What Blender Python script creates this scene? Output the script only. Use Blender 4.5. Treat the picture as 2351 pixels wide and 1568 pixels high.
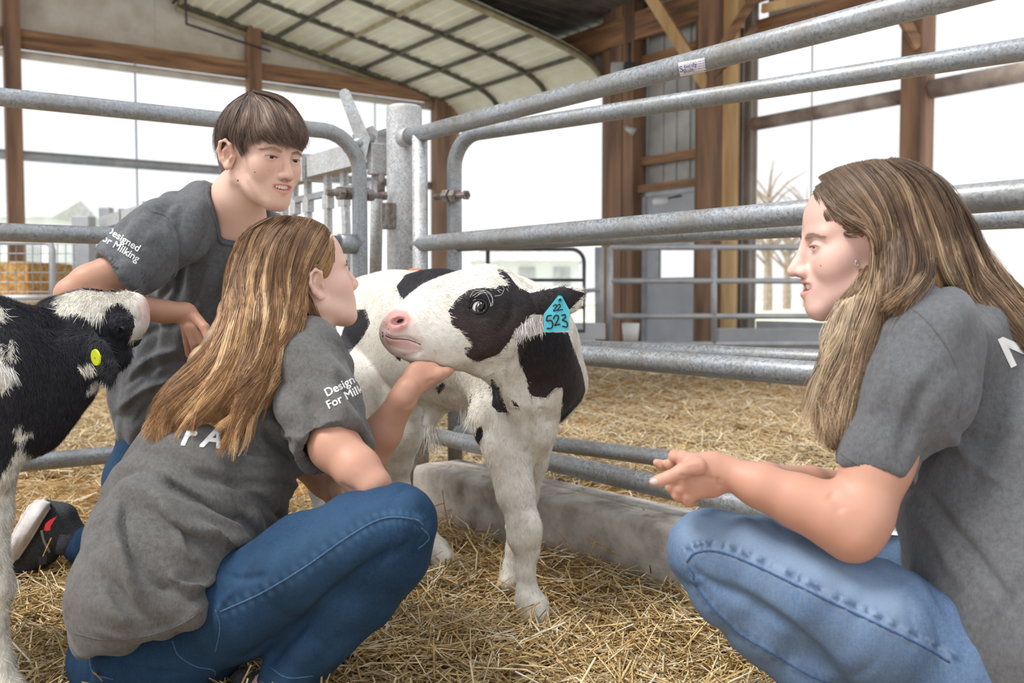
import bpy, bmesh, math, random
import numpy as np
from mathutils import Vector, Matrix
from mathutils.bvhtree import BVHTree
for o in list(bpy.data.objects): bpy.data.objects.remove(o, do_unlink=True)
SC = bpy.context.scene
COL = SC.collection
RNG = np.random.default_rng(7)
# ---------------------------------------------------------------- camera
FPX, CXP, CYP = 2217.0, 1175.5, 784.0
PITCH = math.radians(2.815); H0 = 0.72
cam = bpy.data.cameras.new('camera'); camo = bpy.data.objects.new('camera', cam); COL.objects.link(camo)
camo.location = (0, 0, H0); camo.rotation_euler = (math.pi/2-PITCH, 0, 0)
cam.sensor_width = 36; cam.lens = FPX/2351*36; cam.clip_end = 500
cam.dof.use_dof = True; cam.dof.focus_distance = 1.9; cam.dof.aperture_fstop = 5.0
SC.camera = camo
# ---------------------------------------------------------------- sky and sun
w = bpy.data.worlds.new('sky'); SC.world = w; w.use_nodes = True
nt = w.node_tree; nt.nodes.clear()
tc = nt.nodes.new('ShaderNodeTexCoord'); sep = nt.nodes.new('ShaderNodeSeparateXYZ'); nt.links.new(tc.outputs['Generated'], sep.inputs[0])
cr = nt.nodes.new('ShaderNodeValToRGB'); nt.links.new(sep.outputs[2], cr.inputs[0])
cr.color_ramp.elements[0].position = 0.0; cr.color_ramp.elements[0].color = (.86, .88, .90, 1)
cr.color_ramp.elements[1].position = 0.5; cr.color_ramp.elements[1].color = (.92, .95, 1.0, 1)
bg = nt.nodes.new('ShaderNodeBackground'); bg.inputs[1].default_value = 0.98
out = nt.nodes.new('ShaderNodeOutputWorld'); nt.links.new(cr.outputs[0], bg.inputs[0]); nt.links.new(bg.outputs[0], out.inputs[0])
sl = bpy.data.lights.new('sun', 'SUN'); sl.energy = 2.9; sl.angle = math.radians(22); sl.color = (1, .97, .93)
so = bpy.data.objects.new('sun', sl); COL.objects.link(so)
so.rotation_euler = Vector((-0.50, -0.22, 0.85)).to_track_quat('Z', 'Y').to_euler()
vs = SC.view_settings; vs.view_transform = 'Standard'; vs.look = 'None'; vs.exposure = 0.30; vs.gamma = 1; vs.use_curve_mapping = False
# ---------------------------------------------------------------- projection helpers
_sp, _cp = math.sin(PITCH), math.cos(PITCH)
def P(px, py, Y):
    x = (px-CXP)/FPX; u = -(py-CYP)/FPX
    d = np.array([x, _cp+u*_sp, -_sp+u*_cp]); d = d/d[1]
    return np.array([0, 0, H0])+d*Y
def ray(px, py):
    x = (px-CXP)/FPX; u = -(py-CYP)/FPX
    return Vector((x, _cp+u*_sp, -_sp+u*_cp)).normalized()
def to_px(V):
    V = np.asarray(V); X = V[:, 0]; Y = V[:, 1]; Z = V[:, 2]-H0
    f = Y*_cp-Z*_sp; u = Y*_sp+Z*_cp; f = np.maximum(f, .05)
    return np.stack([CXP+FPX*X/f, CYP-FPX*u/f], 1)
def J(px, py, Y, rpx): return (P(px, py, Y), rpx*Y/FPX)
TH = math.radians(35)
A2 = np.array([math.cos(TH), math.sin(TH)]); B2 = np.array([-math.sin(TH), math.cos(TH)])
PO = np.array([-.376, 3.40])
def W(u, v, z): q = PO+u*A2+v*B2; return np.array([q[0], q[1], z])
def lin(c):
    c = [x/255 for x in c]
    return tuple((x/12.92 if x <= .04045 else ((x+.055)/1.055)**2.4) for x in c)+(1,)
def nrm(v): v = np.asarray(v, float); return v/np.linalg.norm(v)
# ---------------------------------------------------------------- materials
def NT(name):
    m = bpy.data.materials.new(name); m.use_nodes = True; n = m.node_tree; n.nodes.clear()
    o = n.nodes.new('ShaderNodeOutputMaterial'); b = n.nodes.new('ShaderNodeBsdfPrincipled'); n.links.new(b.outputs[0], o.inputs[0])
    return m, n, b
def N(n, t, **kw):
    x = n.nodes.new(t)
    for k, v in kw.items():
        if k.startswith('i_'): x.inputs[k[2:].replace('_', ' ')].default_value = v
        else: setattr(x, k, v)
    return x
def mapn(n, scale, rot=(0, 0, 0), coord='Object'):
    t = N(n, 'ShaderNodeTexCoord'); m = N(n, 'ShaderNodeMapping'); n.links.new(t.outputs[coord], m.inputs[0])
    m.inputs['Scale'].default_value = scale; m.inputs['Rotation'].default_value = rot; return m
def ramp(n, src, stops):
    r = N(n, 'ShaderNodeValToRGB'); n.links.new(src, r.inputs[0]); e = r.color_ramp.elements
    while len(e) > 1: e.remove(e[-1])
    e[0].position = stops[0][0]; e[0].color = stops[0][1]
    for p, c in stops[1:]:
        k = e.new(p); k.color = c
    return r
def mix(n, fac, a, b, mode='MIX'):
    x = N(n, 'ShaderNodeMix', data_type='RGBA', blend_type=mode)
    for s, i in ((fac, 0), (a, 6), (b, 7)):
        if hasattr(s, 'links'): n.links.new(s, x.inputs[i])
        else: x.inputs[i].default_value = s
    return x.outputs[2]
def noise(n, mp, scale, detail=4, rough=.55, out=0):
    t = N(n, 'ShaderNodeTexNoise'); t.inputs['Scale'].default_value = scale; t.inputs['Detail'].default_value = detail; t.inputs['Roughness'].default_value = rough
    if mp: n.links.new(mp.outputs[0], t.inputs['Vector'])
    return t.outputs[out]
def bump(n, b, h, strength, dist=.002):
    x = N(n, 'ShaderNodeBump'); x.inputs['Strength'].default_value = strength; x.inputs['Distance'].default_value = dist
    n.links.new(h, x.inputs['Height']); n.links.new(x.outputs[0], b.inputs['Normal'])
def mat(name, c1, c2=None, scale=20, rough=.6, metal=0, stretch=(1, 1, 1), rot=(0, 0, 0), bst=0, bscale=None, lo=.35, hi=.65, spec=.5, attr=None, bdist=.002, detail=5):
    m, n, b = NT(name); b.inputs['Roughness'].default_value = rough; b.inputs['Metallic'].default_value = metal
    b.inputs['Specular IOR Level'].default_value = spec
    mp = mapn(n, stretch, rot); f = noise(n, mp, scale, detail)
    if attr:
        a = N(n, 'ShaderNodeAttribute', attribute_name=attr)
        r = ramp(n, f, [(lo, (.72, .72, .72, 1)), (hi, (1.1, 1.1, 1.1, 1))])
        n.links.new(mix(n, 1.0, a.outputs[0], r.outputs[0], 'MULTIPLY'), b.inputs['Base Color'])
    elif c2: n.links.new(ramp(n, f, [(lo, c1), (hi, c2)]).outputs[0], b.inputs['Base Color'])
    else: b.inputs['Base Color'].default_value = c1
    if bst: bump(n, b, noise(n, mp, bscale or scale*3, 4), bst, bdist)
    return m
M = {}
def galv(name, base, dark, warm, rough=.42, metal=.55):
    m, n, b = NT(name); mp = mapn(n, (1, 1, 1))
    v = N(n, 'ShaderNodeTexVoronoi'); v.inputs['Scale'].default_value = 170; n.links.new(mp.outputs[0], v.inputs['Vector'])
    vb = N(n, 'ShaderNodeRGBToBW'); n.links.new(v.outputs['Color'], vb.inputs[0])
    c = ramp(n, vb.outputs[0], [(.2, dark), (.8, base)]).outputs[0]
    f2 = noise(n, mp, 120, 5, .7); c = mix(n, ramp(n, f2, [(.56, (0, 0, 0, 1)), (.66, (.75, .75, .75, 1))]).outputs[0], c, (dark[0]*.45, dark[1]*.45, dark[2]*.45, 1))
    f1 = noise(n, mp, 9, 4, .6)
    c = mix(n, ramp(n, f1, [(.45, (0, 0, 0, 1)), (.75, (.8, .8, .8, 1))]).outputs[0], c, warm)
    n.links.new(c, b.inputs['Base Color']); b.inputs['Metallic'].default_value = metal
    n.links.new(ramp(n, vb.outputs[0], [(0, (rough-.12,)*3+(1,)), (1, (rough+.15,)*3+(1,))]).outputs[0], b.inputs['Roughness'])
    bump(n, b, f2, .25, .001)
    return m
M['galv'] = galv('galvanised_pipe', (.375, .395, .42, 1), (.275, .295, .315, 1), (.25, .23, .19, 1), .40, .45)
M['galv_post'] = galv('galvanised_post', (.62, .63, .64, 1), (.42, .43, .44, 1), (.38, .35, .32, 1), .5, .35)
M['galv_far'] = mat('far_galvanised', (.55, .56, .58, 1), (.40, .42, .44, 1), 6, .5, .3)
M['dark_pipe'] = mat('dark_painted_pipe', (.05, .05, .06, 1), (.10, .10, .11, 1), 10, .5, .2)
M['rust'] = mat('rusty_bolt', (.16, .12, .10, 1), (.33, .30, .28, 1), 60, .65, .4, bst=.3)
M['wood'] = mat('brown_timber', lin((104, 78, 62)), lin((166, 128, 100)), 5, .7, stretch=(1, 1, .12), bst=.2, bscale=30)
M['wood_h'] = mat('brown_timber_beam', lin((112, 82, 60)), lin((176, 134, 98)), 5, .7, stretch=(.25, .25, 3), bst=.2, bscale=30)
M['wood_light'] = mat('pale_timber', lin((180, 140, 90)), lin((226, 190, 140)), 5, .7, stretch=(1, 1, .12))
M['whitewall'] = mat('off_white_wall', lin((205, 196, 180)), lin((232, 226, 214)), 3, .8, bst=.4, bscale=8, bdist=.02)
M['roofmetal'] = mat('grey_roof_metal', lin((96, 92, 88)), lin((140, 136, 130)), 3, .6, .2)
M['siding'] = mat('pale_metal_siding', lin((176, 176, 172)), lin((206, 206, 204)), 3, .6, .1)
M['doorpanel'] = mat('cream_door_panel', (.84, .80, .58, 1), (.93, .90, .72, 1), 4, .55)
M['doorstrut'] = mat('door_strut_metal', lin((78, 76, 66)), lin((112, 108, 92)), 8, .6, .2)
M['doorlight'] = mat('weathered_strut', lin((150, 140, 105)), lin((180, 170, 135)), 8, .6)
M['concrete'] = mat('weathered_concrete', lin((128, 118, 110)), lin((204, 198, 190)), 11, .9, bst=.5, bscale=60, lo=.3, hi=.7, bdist=.004)
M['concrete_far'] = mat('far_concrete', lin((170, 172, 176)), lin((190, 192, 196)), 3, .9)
M['greydoor'] = mat('grey_steel_door', lin((178, 182, 188)), lin((196, 200, 206)), 2, .5)
M['taupe'] = mat('taupe_curtain_tube', lin((140, 122, 112)), lin((196, 182, 172)), 4, .8, stretch=(1, 1, 1))
M['screen'] = mat('pale_screen_wire', (.75, .77, .80, 1), None, 5, .6)
M['mouthdark'] = mat('dark_mouth_line', (.10, .05, .05, 1), None, 5, .7)
M['white'] = mat('white_plastic', (.85, .85, .85, 1), None, 5, .4)
M['ground'] = mat('straw_bedding_base', lin((92, 62, 30)), lin((186, 142, 78)), 26, .95, bst=.8, bscale=60, lo=.3, hi=.7, bdist=.01)
M['straw'] = mat('straw', (1, 1, 1, 1), None, 60, .55, attr='tint', spec=.4)
M['grass'] = mat('outdoor_grass', lin((204, 212, 180)), lin((222, 224, 204)), 1.5, .95)
M['gravel'] = mat('outdoor_gravel', lin((205, 200, 192)), lin((226, 222, 216)), 1, .95)
M['house'] = mat('pale_far_house', lin((226, 228, 232)), lin((236, 238, 240)), 1, .8)
M['bark'] = mat('bare_branches', lin((150, 132, 120)), lin((180, 165, 150)), 5, .9)
M['wire'] = mat('grey_wire', (.35, .36, .37, 1), None, 5, .5, .5)
M['bale'] = mat('straw_bale', lin((170, 122, 60)), lin((224, 184, 116)), 30, .95, bst=.9, bscale=50, bdist=.02)
M['black'] = mat('black_metal', (.03, .03, .035, 1), None, 5, .5)
def skin(name, c1, c2):
    m, n, b = NT(name); mp = mapn(n, (1, 1, 1)); f = noise(n, mp, 9, 4, .5); f3 = noise(n, mp, 90, 3, .6)
    c = ramp(n, f, [(.35, c1), (.68, c2)]).outputs[0]
    a = N(n, 'ShaderNodeAttribute', attribute_name='lip'); s = N(n, 'ShaderNodeSeparateColor'); n.links.new(a.outputs[0], s.inputs[0])
    c = mix(n, s.outputs[1], c, (.44, .205, .125, 1))
    c = mix(n, s.outputs[0], c, (.58, .15, .15, 1))
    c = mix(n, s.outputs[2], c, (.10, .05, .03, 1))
    n.links.new(c, b.inputs['Base Color'])
    b.inputs['Roughness'].default_value = .5; b.inputs['Specular IOR Level'].default_value = .35
    b.inputs['Subsurface Weight'].default_value = .12; b.inputs['Subsurface Radius'].default_value = (.012, .005, .003); b.inputs['Subsurface Scale'].default_value = 1
    bump(n, b, noise(n, mp, 420, 2, .5), .12, .0006)
    return m
M['skin_boy'] = skin('skin_boy', (.66, .41, .32, 1), (.74, .49, .39, 1))
M['skin_girl'] = skin('skin_young_girl', (.72, .46, .37, 1), (.81, .56, .47, 1))
M['skin_woman'] = skin('skin_woman', (.70, .44, .37, 1), (.79, .54, .47, 1))
def cloth(name, c1, c2, seam=None):
    m, n, b = NT(name); mp = mapn(n, (1, 1, 1)); mq = mapn(n, (1, 1, .18))
    f = noise(n, mp, 14, 4, .6); g = noise(n, mq, 500, 3, .6); h = noise(n, mp, 120, 4, .7)
    c = ramp(n, h, [(.3, c1), (.7, c2)]).outputs[0]
    c = mix(n, ramp(n, f, [(.35, (0, 0, 0, 1)), (.65, (.35, .35, .35, 1))]).outputs[0], c, c2)
    c = mix(n, .35, c, ramp(n, g, [(.3, c1), (.7, c2)]).outputs[0])
    n.links.new(c, b.inputs['Base Color']); b.inputs['Roughness'].default_value = .9; b.inputs['Specular IOR Level'].default_value = .15
    b.inputs['Sheen Weight'].default_value = .15
    bump(n, b, mix(n, .3, g, noise(n, mp, 60, 5, .6)), .35, .002); return m
M['tee'] = cloth('heather_grey_cotton', (.068, .071, .078, 1), (.150, .154, .163, 1))
M['tee_girl'] = cloth('warm_heather_grey_cotton', (.066, .063, .060, 1), (.155, .150, .145, 1))
M['tee_dark'] = mat('grey_rib_collar', (.075, .077, .083, 1), (.11, .11, .12, 1), 200, .9)
def denim(name, c1, c2, fade):
    m, n, b = NT(name); mp = mapn(n, (1, 1, 1)); f = noise(n, mp, 5, 4, .6); h = noise(n, mp, 260, 4, .7); mq = mapn(n, (1, 1, .1)); g = noise(n, mq, 350, 3)
    c = ramp(n, h, [(.3, c1), (.7, c2)]).outputs[0]
    c = mix(n, .3, c, ramp(n, g, [(.3, c1), (.7, c2)]).outputs[0])
    a = N(n, 'ShaderNodeAttribute', attribute_name='fade'); s = N(n, 'ShaderNodeSeparateColor'); n.links.new(a.outputs[0], s.inputs[0])
    c = mix(n, ramp(n, f, [(.4, (0, 0, 0, 1)), (.7, (.3, .3, .3, 1))]).outputs[0], c, fade)
    c = mix(n, s.outputs[0], c, fade); c = mix(n, s.outputs[1], c, (c1[0]*.55, c1[1]*.55, c1[2]*.6, 1))
    n.links.new(c, b.inputs['Base Color']); b.inputs['Roughness'].default_value = .85; b.inputs['Specular IOR Level'].default_value = .2
    bump(n, b, h, .3, .001); return m
M['denim_dark'] = denim('dark_blue_denim', (.007, .023, .055, 1), (.017, .050, .108, 1), (.05, .11, .20, 1))
M['denim_light'] = denim('light_blue_denim', (.072, .125, .225, 1), (.14, .215, .345, 1), (.27, .36, .48, 1))
M['thread'] = mat('denim_thread', (.03, .08, .16, 1), (.06, .13, .24, 1), 300, .8)
M['thread_light'] = mat('dark_denim_seam', (.03, .07, .18, 1), (.06, .12, .26, 1), 300, .8)
M['hair'] = mat('hair_strands', (1, 1, 1, 1), None, 40, .50, attr='tint', spec=.35)
M['hair_brown'] = mat('brown_hair', (.075, .048, .035, 1), (.20, .14, .105, 1), 60, .5, stretch=(1, 1, .2))
M['hair_blond'] = mat('dark_blond_hair', (.12, .065, .03, 1), (.34, .21, .10, 1), 60, .5, stretch=(1, 1, .15))
M['print'] = mat('white_print', (.80, .80, .80, 1), None, 20, .7)
M['eyewhite'] = mat('eye_white', (.8, .77, .74, 1), None, 5, .15)
M['iris'] = mat('brown_iris', (.06, .03, .02, 1), (.12, .07, .04, 1), 300, .1)
M['pupil'] = mat('pupil', (.004, .004, .006, 1), None, 5, .05)
M['calfiris'] = mat('calf_iris', (.02, .03, .05, 1), (.05, .06, .09, 1), 80, .05)
M['teeth'] = mat('teeth', (.85, .80, .72, 1), None, 5, .2)
M['mouth'] = mat('mouth_inside', (.18, .03, .03, 1), None, 5, .4)
M['shoe_black'] = mat('black_knit', (.014, .016, .02, 1), (.05, .055, .065, 1), 300, .8, bst=.3)
M['sole'] = mat('grey_white_sole', lin((190, 184, 182)), lin((222, 216, 214)), 40, .6, bst=.2)
M['red'] = mat('red_mark', (.75, .03, .04, 1), None, 5, .5)
M['tag_blue'] = mat('turquoise_tag', (.06, .48, .60, 1), (.08, .54, .66, 1), 40, .4)
M['tag_yellow'] = mat('yellow_tag', (.62, .68, .02, 1), (.66, .72, .04, 1), 20, .4)
M['ink'] = mat('black_ink', (.01, .01, .012, 1), None, 5, .6)
M['sticker'] = mat('white_sticker', (.68, .67, .70, 1), (.8, .79, .82, 1), 60, .4)
M['sticker_ink'] = mat('violet_ink', (.14, .12, .38, 1), None, 5, .5)
M['orange'] = mat('orange_paint', (.75, .16, .06, 1), None, 5, .6)
M['silver'] = mat('silver', (.7, .7, .7, 1), None, 5, .2, 1)
def coat():
    m, n, b = NT('calf_coat'); mp = mapn(n, (1, 1, 1))
    a = N(n, 'ShaderNodeAttribute', attribute_name='patch'); f = noise(n, mp, 110, 3, .7)
    s = N(n, 'ShaderNodeSeparateColor'); n.links.new(a.outputs[0], s.inputs[0])
    ad = N(n, 'ShaderNodeMath', operation='MULTIPLY_ADD'); n.links.new(f, ad.inputs[0]); ad.inputs[1].default_value = .35; n.links.new(s.outputs[0], ad.inputs[2])
    g = noise(n, mp, 12, 4); wh = ramp(n, g, [(.35, (.66, .62, .54, 1)), (.62, (.80, .78, .73, 1))]).outputs[0]
    bl = ramp(n, g, [(.35, (.006, .007, .011, 1)), (.65, (.020, .018, .022, 1))]).outputs[0]
    bl = mix(n, s.outputs[2], bl, (.035, .022, .021, 1))
    wh = mix(n, s.outputs[1], wh, (.62, .33, .30, 1))
    k = ramp(n, ad.outputs[0], [(.64, (0, 0, 0, 1)), (.70, (1, 1, 1, 1))]).outputs[0]
    n.links.new(mix(n, k, wh, bl), b.inputs['Base Color'])
    b.inputs['Roughness'].default_value = .62; b.inputs['Specular IOR Level'].default_value = .3; b.inputs['Sheen Weight'].default_value = .05
    mq = mapn(n, (1, .5, .3), (.5, .3, 0)); bump(n, b, noise(n, mq, 260, 3), .35, .002); return m
M['coat'] = coat()
M['fur'] = mat('calf_fur', (1, 1, 1, 1), None, 60, .6, attr='tint', spec=.3)
M['hoof'] = mat('hoof_horn', lin((150, 130, 100)), lin((200, 184, 150)), 30, .6)
# ---------------------------------------------------------------- objects
def tag(o, label=None, cat=None, group=None, kind=None):
    if label: o['label'] = label
    if cat: o['category'] = cat
    if group: o['group'] = group
    if kind: o['kind'] = kind
    return o
def wloc(o):
    v = Vector((0, 0, 0))
    while o: v += Vector(o.location); o = o.parent
    return np.array(v)
def empty(name, loc, label=None, cat=None, group=None, kind=None, parent=None):
    o = bpy.data.objects.new(name, None); COL.objects.link(o); o.location = tuple(np.array(loc, float)-(wloc(parent) if parent else 0)); o.parent = parent; o.empty_display_size = .05
    return tag(o, label, cat, group, kind)
def mk(name, V, F, mt, parent=None, smooth=False, tint=None, attrs=None):
    """V in world coordinates; F an (n,3|4) array or a list of polygons"""
    V = np.asarray(V, dtype=np.float64).reshape(-1, 3)
    base = wloc(parent) if parent else np.zeros(3)
    me = bpy.data.meshes.new(name)
    loc = np.zeros(3)
    if parent is None and len(V): loc = np.array([V[:, 0].mean(), V[:, 1].mean(), V[:, 2].min()])
    Vl = V-base-loc
    if isinstance(F, np.ndarray):
        k = F.shape[1]; nf = len(F)
        me.vertices.add(len(V)); me.vertices.foreach_set('co', Vl.astype(np.float32).ravel())
        me.loops.add(nf*k); me.loops.foreach_set('vertex_index', F.astype(np.int32).ravel())
        me.polygons.add(nf); me.polygons.foreach_set('loop_start', np.arange(0, nf*k, k, dtype=np.int32))
        me.update(calc_edges=True)
    else:
        me.from_pydata([tuple(v) for v in Vl], [], F); me.update()
    if smooth: me.polygons.foreach_set('use_smooth', np.ones(len(me.polygons), dtype=bool))
    for nm, arr in (attrs or {}).items():
        a = me.color_attributes.new(nm, 'FLOAT_COLOR', 'POINT'); arr = np.asarray(arr, np.float32)
        if arr.shape[1] == 3: arr = np.hstack([arr, np.ones((len(arr), 1), np.float32)])
        a.data.foreach_set('color', arr.ravel())
    me.materials.append(mt)
    o = bpy.data.objects.new(name, me); COL.objects.link(o); o.location = tuple(loc)
    if parent: o.parent = parent
    return o
def box_vf(c, hx, hy, hz, ax=None, ay=None):
    """box centred at c with half sizes along ax, ay (horizontal unit vectors) and z; chamfered edges"""
    ax = np.array(ax if ax is not None else (1, 0, 0), float); ay = np.array(ay if ay is not None else (0, 1, 0), float); az = np.cross(ax, ay)
    V = []
    for sx in (-1, 1):
        for sy in (-1, 1):
            for sz in (-1, 1): V.append(np.array(c)+sx*hx*ax+sy*hy*ay+sz*hz*az)
    F = [(0, 1, 3, 2), (4, 6, 7, 5), (0, 4, 5, 1), (2, 3, 7, 6), (0, 2, 6, 4), (1, 5, 7, 3)]
    return V, F
def box(name, c, hx, hy, hz, mt, parent=None, ax=None, ay=None, bevel=0):
    V, F = box_vf(c, hx, hy, hz, ax, ay)
    if bevel:
        bm = bmesh.new(); vs_ = [bm.verts.new(v) for v in V]
        for f in F: bm.faces.new([vs_[i] for i in f])
        bmesh.ops.recalc_face_normals(bm, faces=bm.faces)
        bmesh.ops.bevel(bm, geom=list(bm.edges), offset=bevel, segments=2, affect='EDGES', profile=.5)
        bm.verts.index_update(); V = [tuple(v.co) for v in bm.verts]; F = [[v.index for v in f.verts] for f in bm.faces]; bm.free()
    return mk(name, V, F, mt, parent)
def beam(name, p, q, wd, ht, mt, parent=None, bevel=.0):
    """rectangular bar from p to q"""
    p = np.array(p, float); q = np.array(q, float); d = nrm(q-p); up = np.array((0, 0, 1.)) if abs(d[2]) < .9 else np.array((A2[0], A2[1], 0))
    s = nrm(np.cross(d, up)); c = (p+q)/2
    return box(name, c, np.linalg.norm(q-p)/2, wd/2, ht/2, mt, parent, d, s, bevel)
def crv(pts, m):
    """Catmull-Rom resample"""
    pts = np.asarray(pts, float); n = len(pts)
    if n == 2: t = np.linspace(0, 1, m)[:, None]; return pts[0]*(1-t)+pts[1]*t
    E = np.vstack([2*pts[0]-pts[1], pts, 2*pts[-1]-pts[-2]])
    s = np.linspace(0, n-1-1e-6, m); i = s.astype(int); f = (s-i)[:, None]
    a, b, c, d = E[i], E[i+1], E[i+2], E[i+3]
    return .5*((2*b)+(c-a)*f+(2*a-5*b+4*c-d)*f**2+(3*b-a-3*c+d)*f**3)
def tube_vf(path, r, seg=14, cap=True, flat=None):
    path = np.asarray(path, float); n = len(path); r = np.broadcast_to(np.asarray(r, float), (n,))
    T = np.gradient(path, axis=0); T /= np.linalg.norm(T, axis=1)[:, None]+1e-12
    up = np.array((0, 0, 1.)) if abs(T[0][2]) < .8 else np.array((1., 0, 0))
    V = []; s = nrm(np.cross(T[0], up))
    for i in range(n):
        s = nrm(s-np.dot(s, T[i])*T[i]); b = np.cross(T[i], s)
        a = np.linspace(0, 2*np.pi, seg, endpoint=False)
        V.append(path[i]+r[i]*(np.cos(a)[:, None]*s+np.sin(a)[:, None]*b))
    V = np.vstack(V); F = []
    for i in range(n-1):
        for k in range(seg):
            k2 = (k+1) % seg; F.append((i*seg+k, i*seg+k2, (i+1)*seg+k2, (i+1)*seg+k))
    if cap: F.append(tuple(range(seg))[::-1]); F.append(tuple((n-1)*seg+k for k in range(seg)))
    return V, F
def tube(name, path, r, mt, parent=None, seg=14, smooth=True, cap=True):
    V, F = tube_vf(path, r, seg, cap)
    o = mk(name, V, F, mt, parent)
    if smooth:
        for p in o.data.polygons: p.use_smooth = len(p.vertices) == 4
    return o
def join_vf(parts):
    V = []; F = []; k = 0
    for v, f in parts:
        V += [tuple(x) for x in v]; F += [tuple(i+k for i in q) for q in f]; k += len(v)
    return V, F
# ---------------------------------------------------------------- signed distance modelling
class SDF:
    def __init__(s): s.ops = []
    def cone(s, a, b, ra, rb, k=.012, sub=False, flat=None):
        a = np.asarray(a, float); b = np.asarray(b, float); ba = b-a; L = max(float(ba@ba), 1e-9)
        if flat is not None: fx, ff = nrm(flat[0]), 1/flat[1]-1
        def f(x, y, z):
            px, py, pz = x-a[0], y-a[1], z-a[2]
            h = np.clip((px*ba[0]+py*ba[1]+pz*ba[2])/L, 0, 1)
            qx, qy, qz = px-h*ba[0], py-h*ba[1], pz-h*ba[2]
            if flat is not None:
                t = (qx*fx[0]+qy*fx[1]+qz*fx[2])*ff; qx = qx+t*fx[0]; qy = qy+t*fx[1]; qz = qz+t*fx[2]
            return np.sqrt(qx*qx+qy*qy+qz*qz)-(ra+(rb-ra)*h)
        m = max(ra, rb)*(max(1, flat[1]) if flat is not None else 1)
        lo = np.minimum(a, b)-m; hi = np.maximum(a, b)+m
        s.ops.append((f, lo, hi, k, sub)); return s
    def chain(s, pts, k=.012, flat=None, sub=False):
        for (a, ra), (b, rb) in zip(pts[:-1], pts[1:]): s.cone(a, b, ra, rb, k, sub, flat)
        return s
    def ell(s, c, r, R=None, k=.012, sub=False):
        c = np.asarray(c, float); r = np.asarray(r, float); R = np.eye(3) if R is None else np.asarray(R)   # columns = local axes in world
        def f(x, y, z):
            px, py, pz = x-c[0], y-c[1], z-c[2]
            q = [(px*R[0, i]+py*R[1, i]+pz*R[2, i])/r[i] for i in range(3)]
            k0 = np.sqrt(q[0]**2+q[1]**2+q[2]**2); k1 = np.sqrt((q[0]/r[0])**2+(q[1]/r[1])**2+(q[2]/r[2])**2)+1e-9
            return k0*(k0-1)/k1
        ext = np.abs(R)@r
        s.ops.append((f, c-ext, c+ext, k, sub)); return s
    def plane(s, p, n, k=.004):
        """cut away the side n points to"""
        p = np.asarray(p, float); n = nrm(n)
        def f(x, y, z): return -((x-p[0])*n[0]+(y-p[1])*n[1]+(z-p[2])*n[2])
        s.ops.append((f, None, None, k, True)); return s
    def carve(s, other, off, k=.003):
        s.ops.append((lambda x, y, z, o=other: o.pt(x, y, z)-off, *other.bounds(off), k, True)); return s
    def add(s, other, k=.02):
        s.ops.append((lambda x, y, z, o=other: o.pt(x, y, z), *other.bounds(0), k, False)); return s
    def bounds(s, m=0):
        L = [o for o in s.ops if not o[4] and o[1] is not None]
        return np.min([o[1] for o in L], axis=0)-m, np.max([o[2] for o in L], axis=0)+m
    def pt(s, x, y, z):
        d = None
        for f, lo, hi, k, sub in s.ops:
            e = f(x, y, z)
            if d is None: d = e; continue
            d = SDF.comb(d, e, k, sub)
        return d
    @staticmethod
    def comb(d, e, k, sub):
        if sub: h = np.clip(.5+.5*(e+d)/k, 0, 1); return (d*h-e*(1-h))+k*h*(1-h)
        h = np.clip(.5+.5*(e-d)/k, 0, 1); return e*(1-h)+d*h-k*h*(1-h)
    def mesh(s, h, fine=(), crop=None):
        lo, hi = s.bounds(.02)
        if crop is not None: lo = np.maximum(lo, crop[0]); hi = np.minimum(hi, crop[1])
        ax = []
        for i in range(3):
            c = [lo[i]]
            while c[-1] < hi[i]:
                st = h
                for (fl, fh, fs) in fine:
                    if fl[i] <= c[-1] <= fh[i]: st = min(st, fs)
                c.append(c[-1]+st)
            ax.append(np.array(c, np.float32))
        X, Y, Z = ax; D = np.full((len(X), len(Y), len(Z)), 1.0, np.float32)
        for f, l, u, k, sub in s.ops:
            if l is None: sl = [slice(None)]*3
            else:
                m = k+2.5*h; sl = [slice(max(np.searchsorted(ax[i], l[i]-m)-1, 0), np.searchsorted(ax[i], u[i]+m)+1) for i in range(3)]
            if any((q.stop is not None and q.stop <= q.start) for q in sl): continue
            sub_ = D[sl[0], sl[1], sl[2]]
            if sub_.size == 0: continue
            e = f(X[sl[0]][:, None, None], Y[sl[1]][None, :, None], Z[sl[2]][None, None, :]).astype(np.float32)
            D[sl[0], sl[1], sl[2]] = SDF.comb(sub_, e, np.float32(k), sub)
        D[0] = np.maximum(D[0], .001); D[-1] = np.maximum(D[-1], .001); D[:, 0] = np.maximum(D[:, 0], .001); D[:, -1] = np.maximum(D[:, -1], .001); D[:, :, 0] = np.maximum(D[:, :, 0], .001); D[:, :, -1] = np.maximum(D[:, :, -1], .001)
        I = D < 0
        cnt = np.zeros(tuple(n-1 for n in D.shape), np.uint8)
        for a in (0, 1):
            for b in (0, 1):
                for c in (0, 1): cnt += I[a:D.shape[0]-1+a, b:D.shape[1]-1+b, c:D.shape[2]-1+c]
        act = (cnt > 0) & (cnt < 8); idx = np.argwhere(act)
        vid = np.full(act.shape, -1, np.int32); vid[act] = np.arange(len(idx))
        S = np.zeros((len(idx), 3)); C = np.zeros(len(idx))
        cs = [(a, b, c) for a in (0, 1) for b in (0, 1) for c in (0, 1)]
        val = {q: D[idx[:, 0]+q[0], idx[:, 1]+q[1], idx[:, 2]+q[2]] for q in cs}
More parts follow.
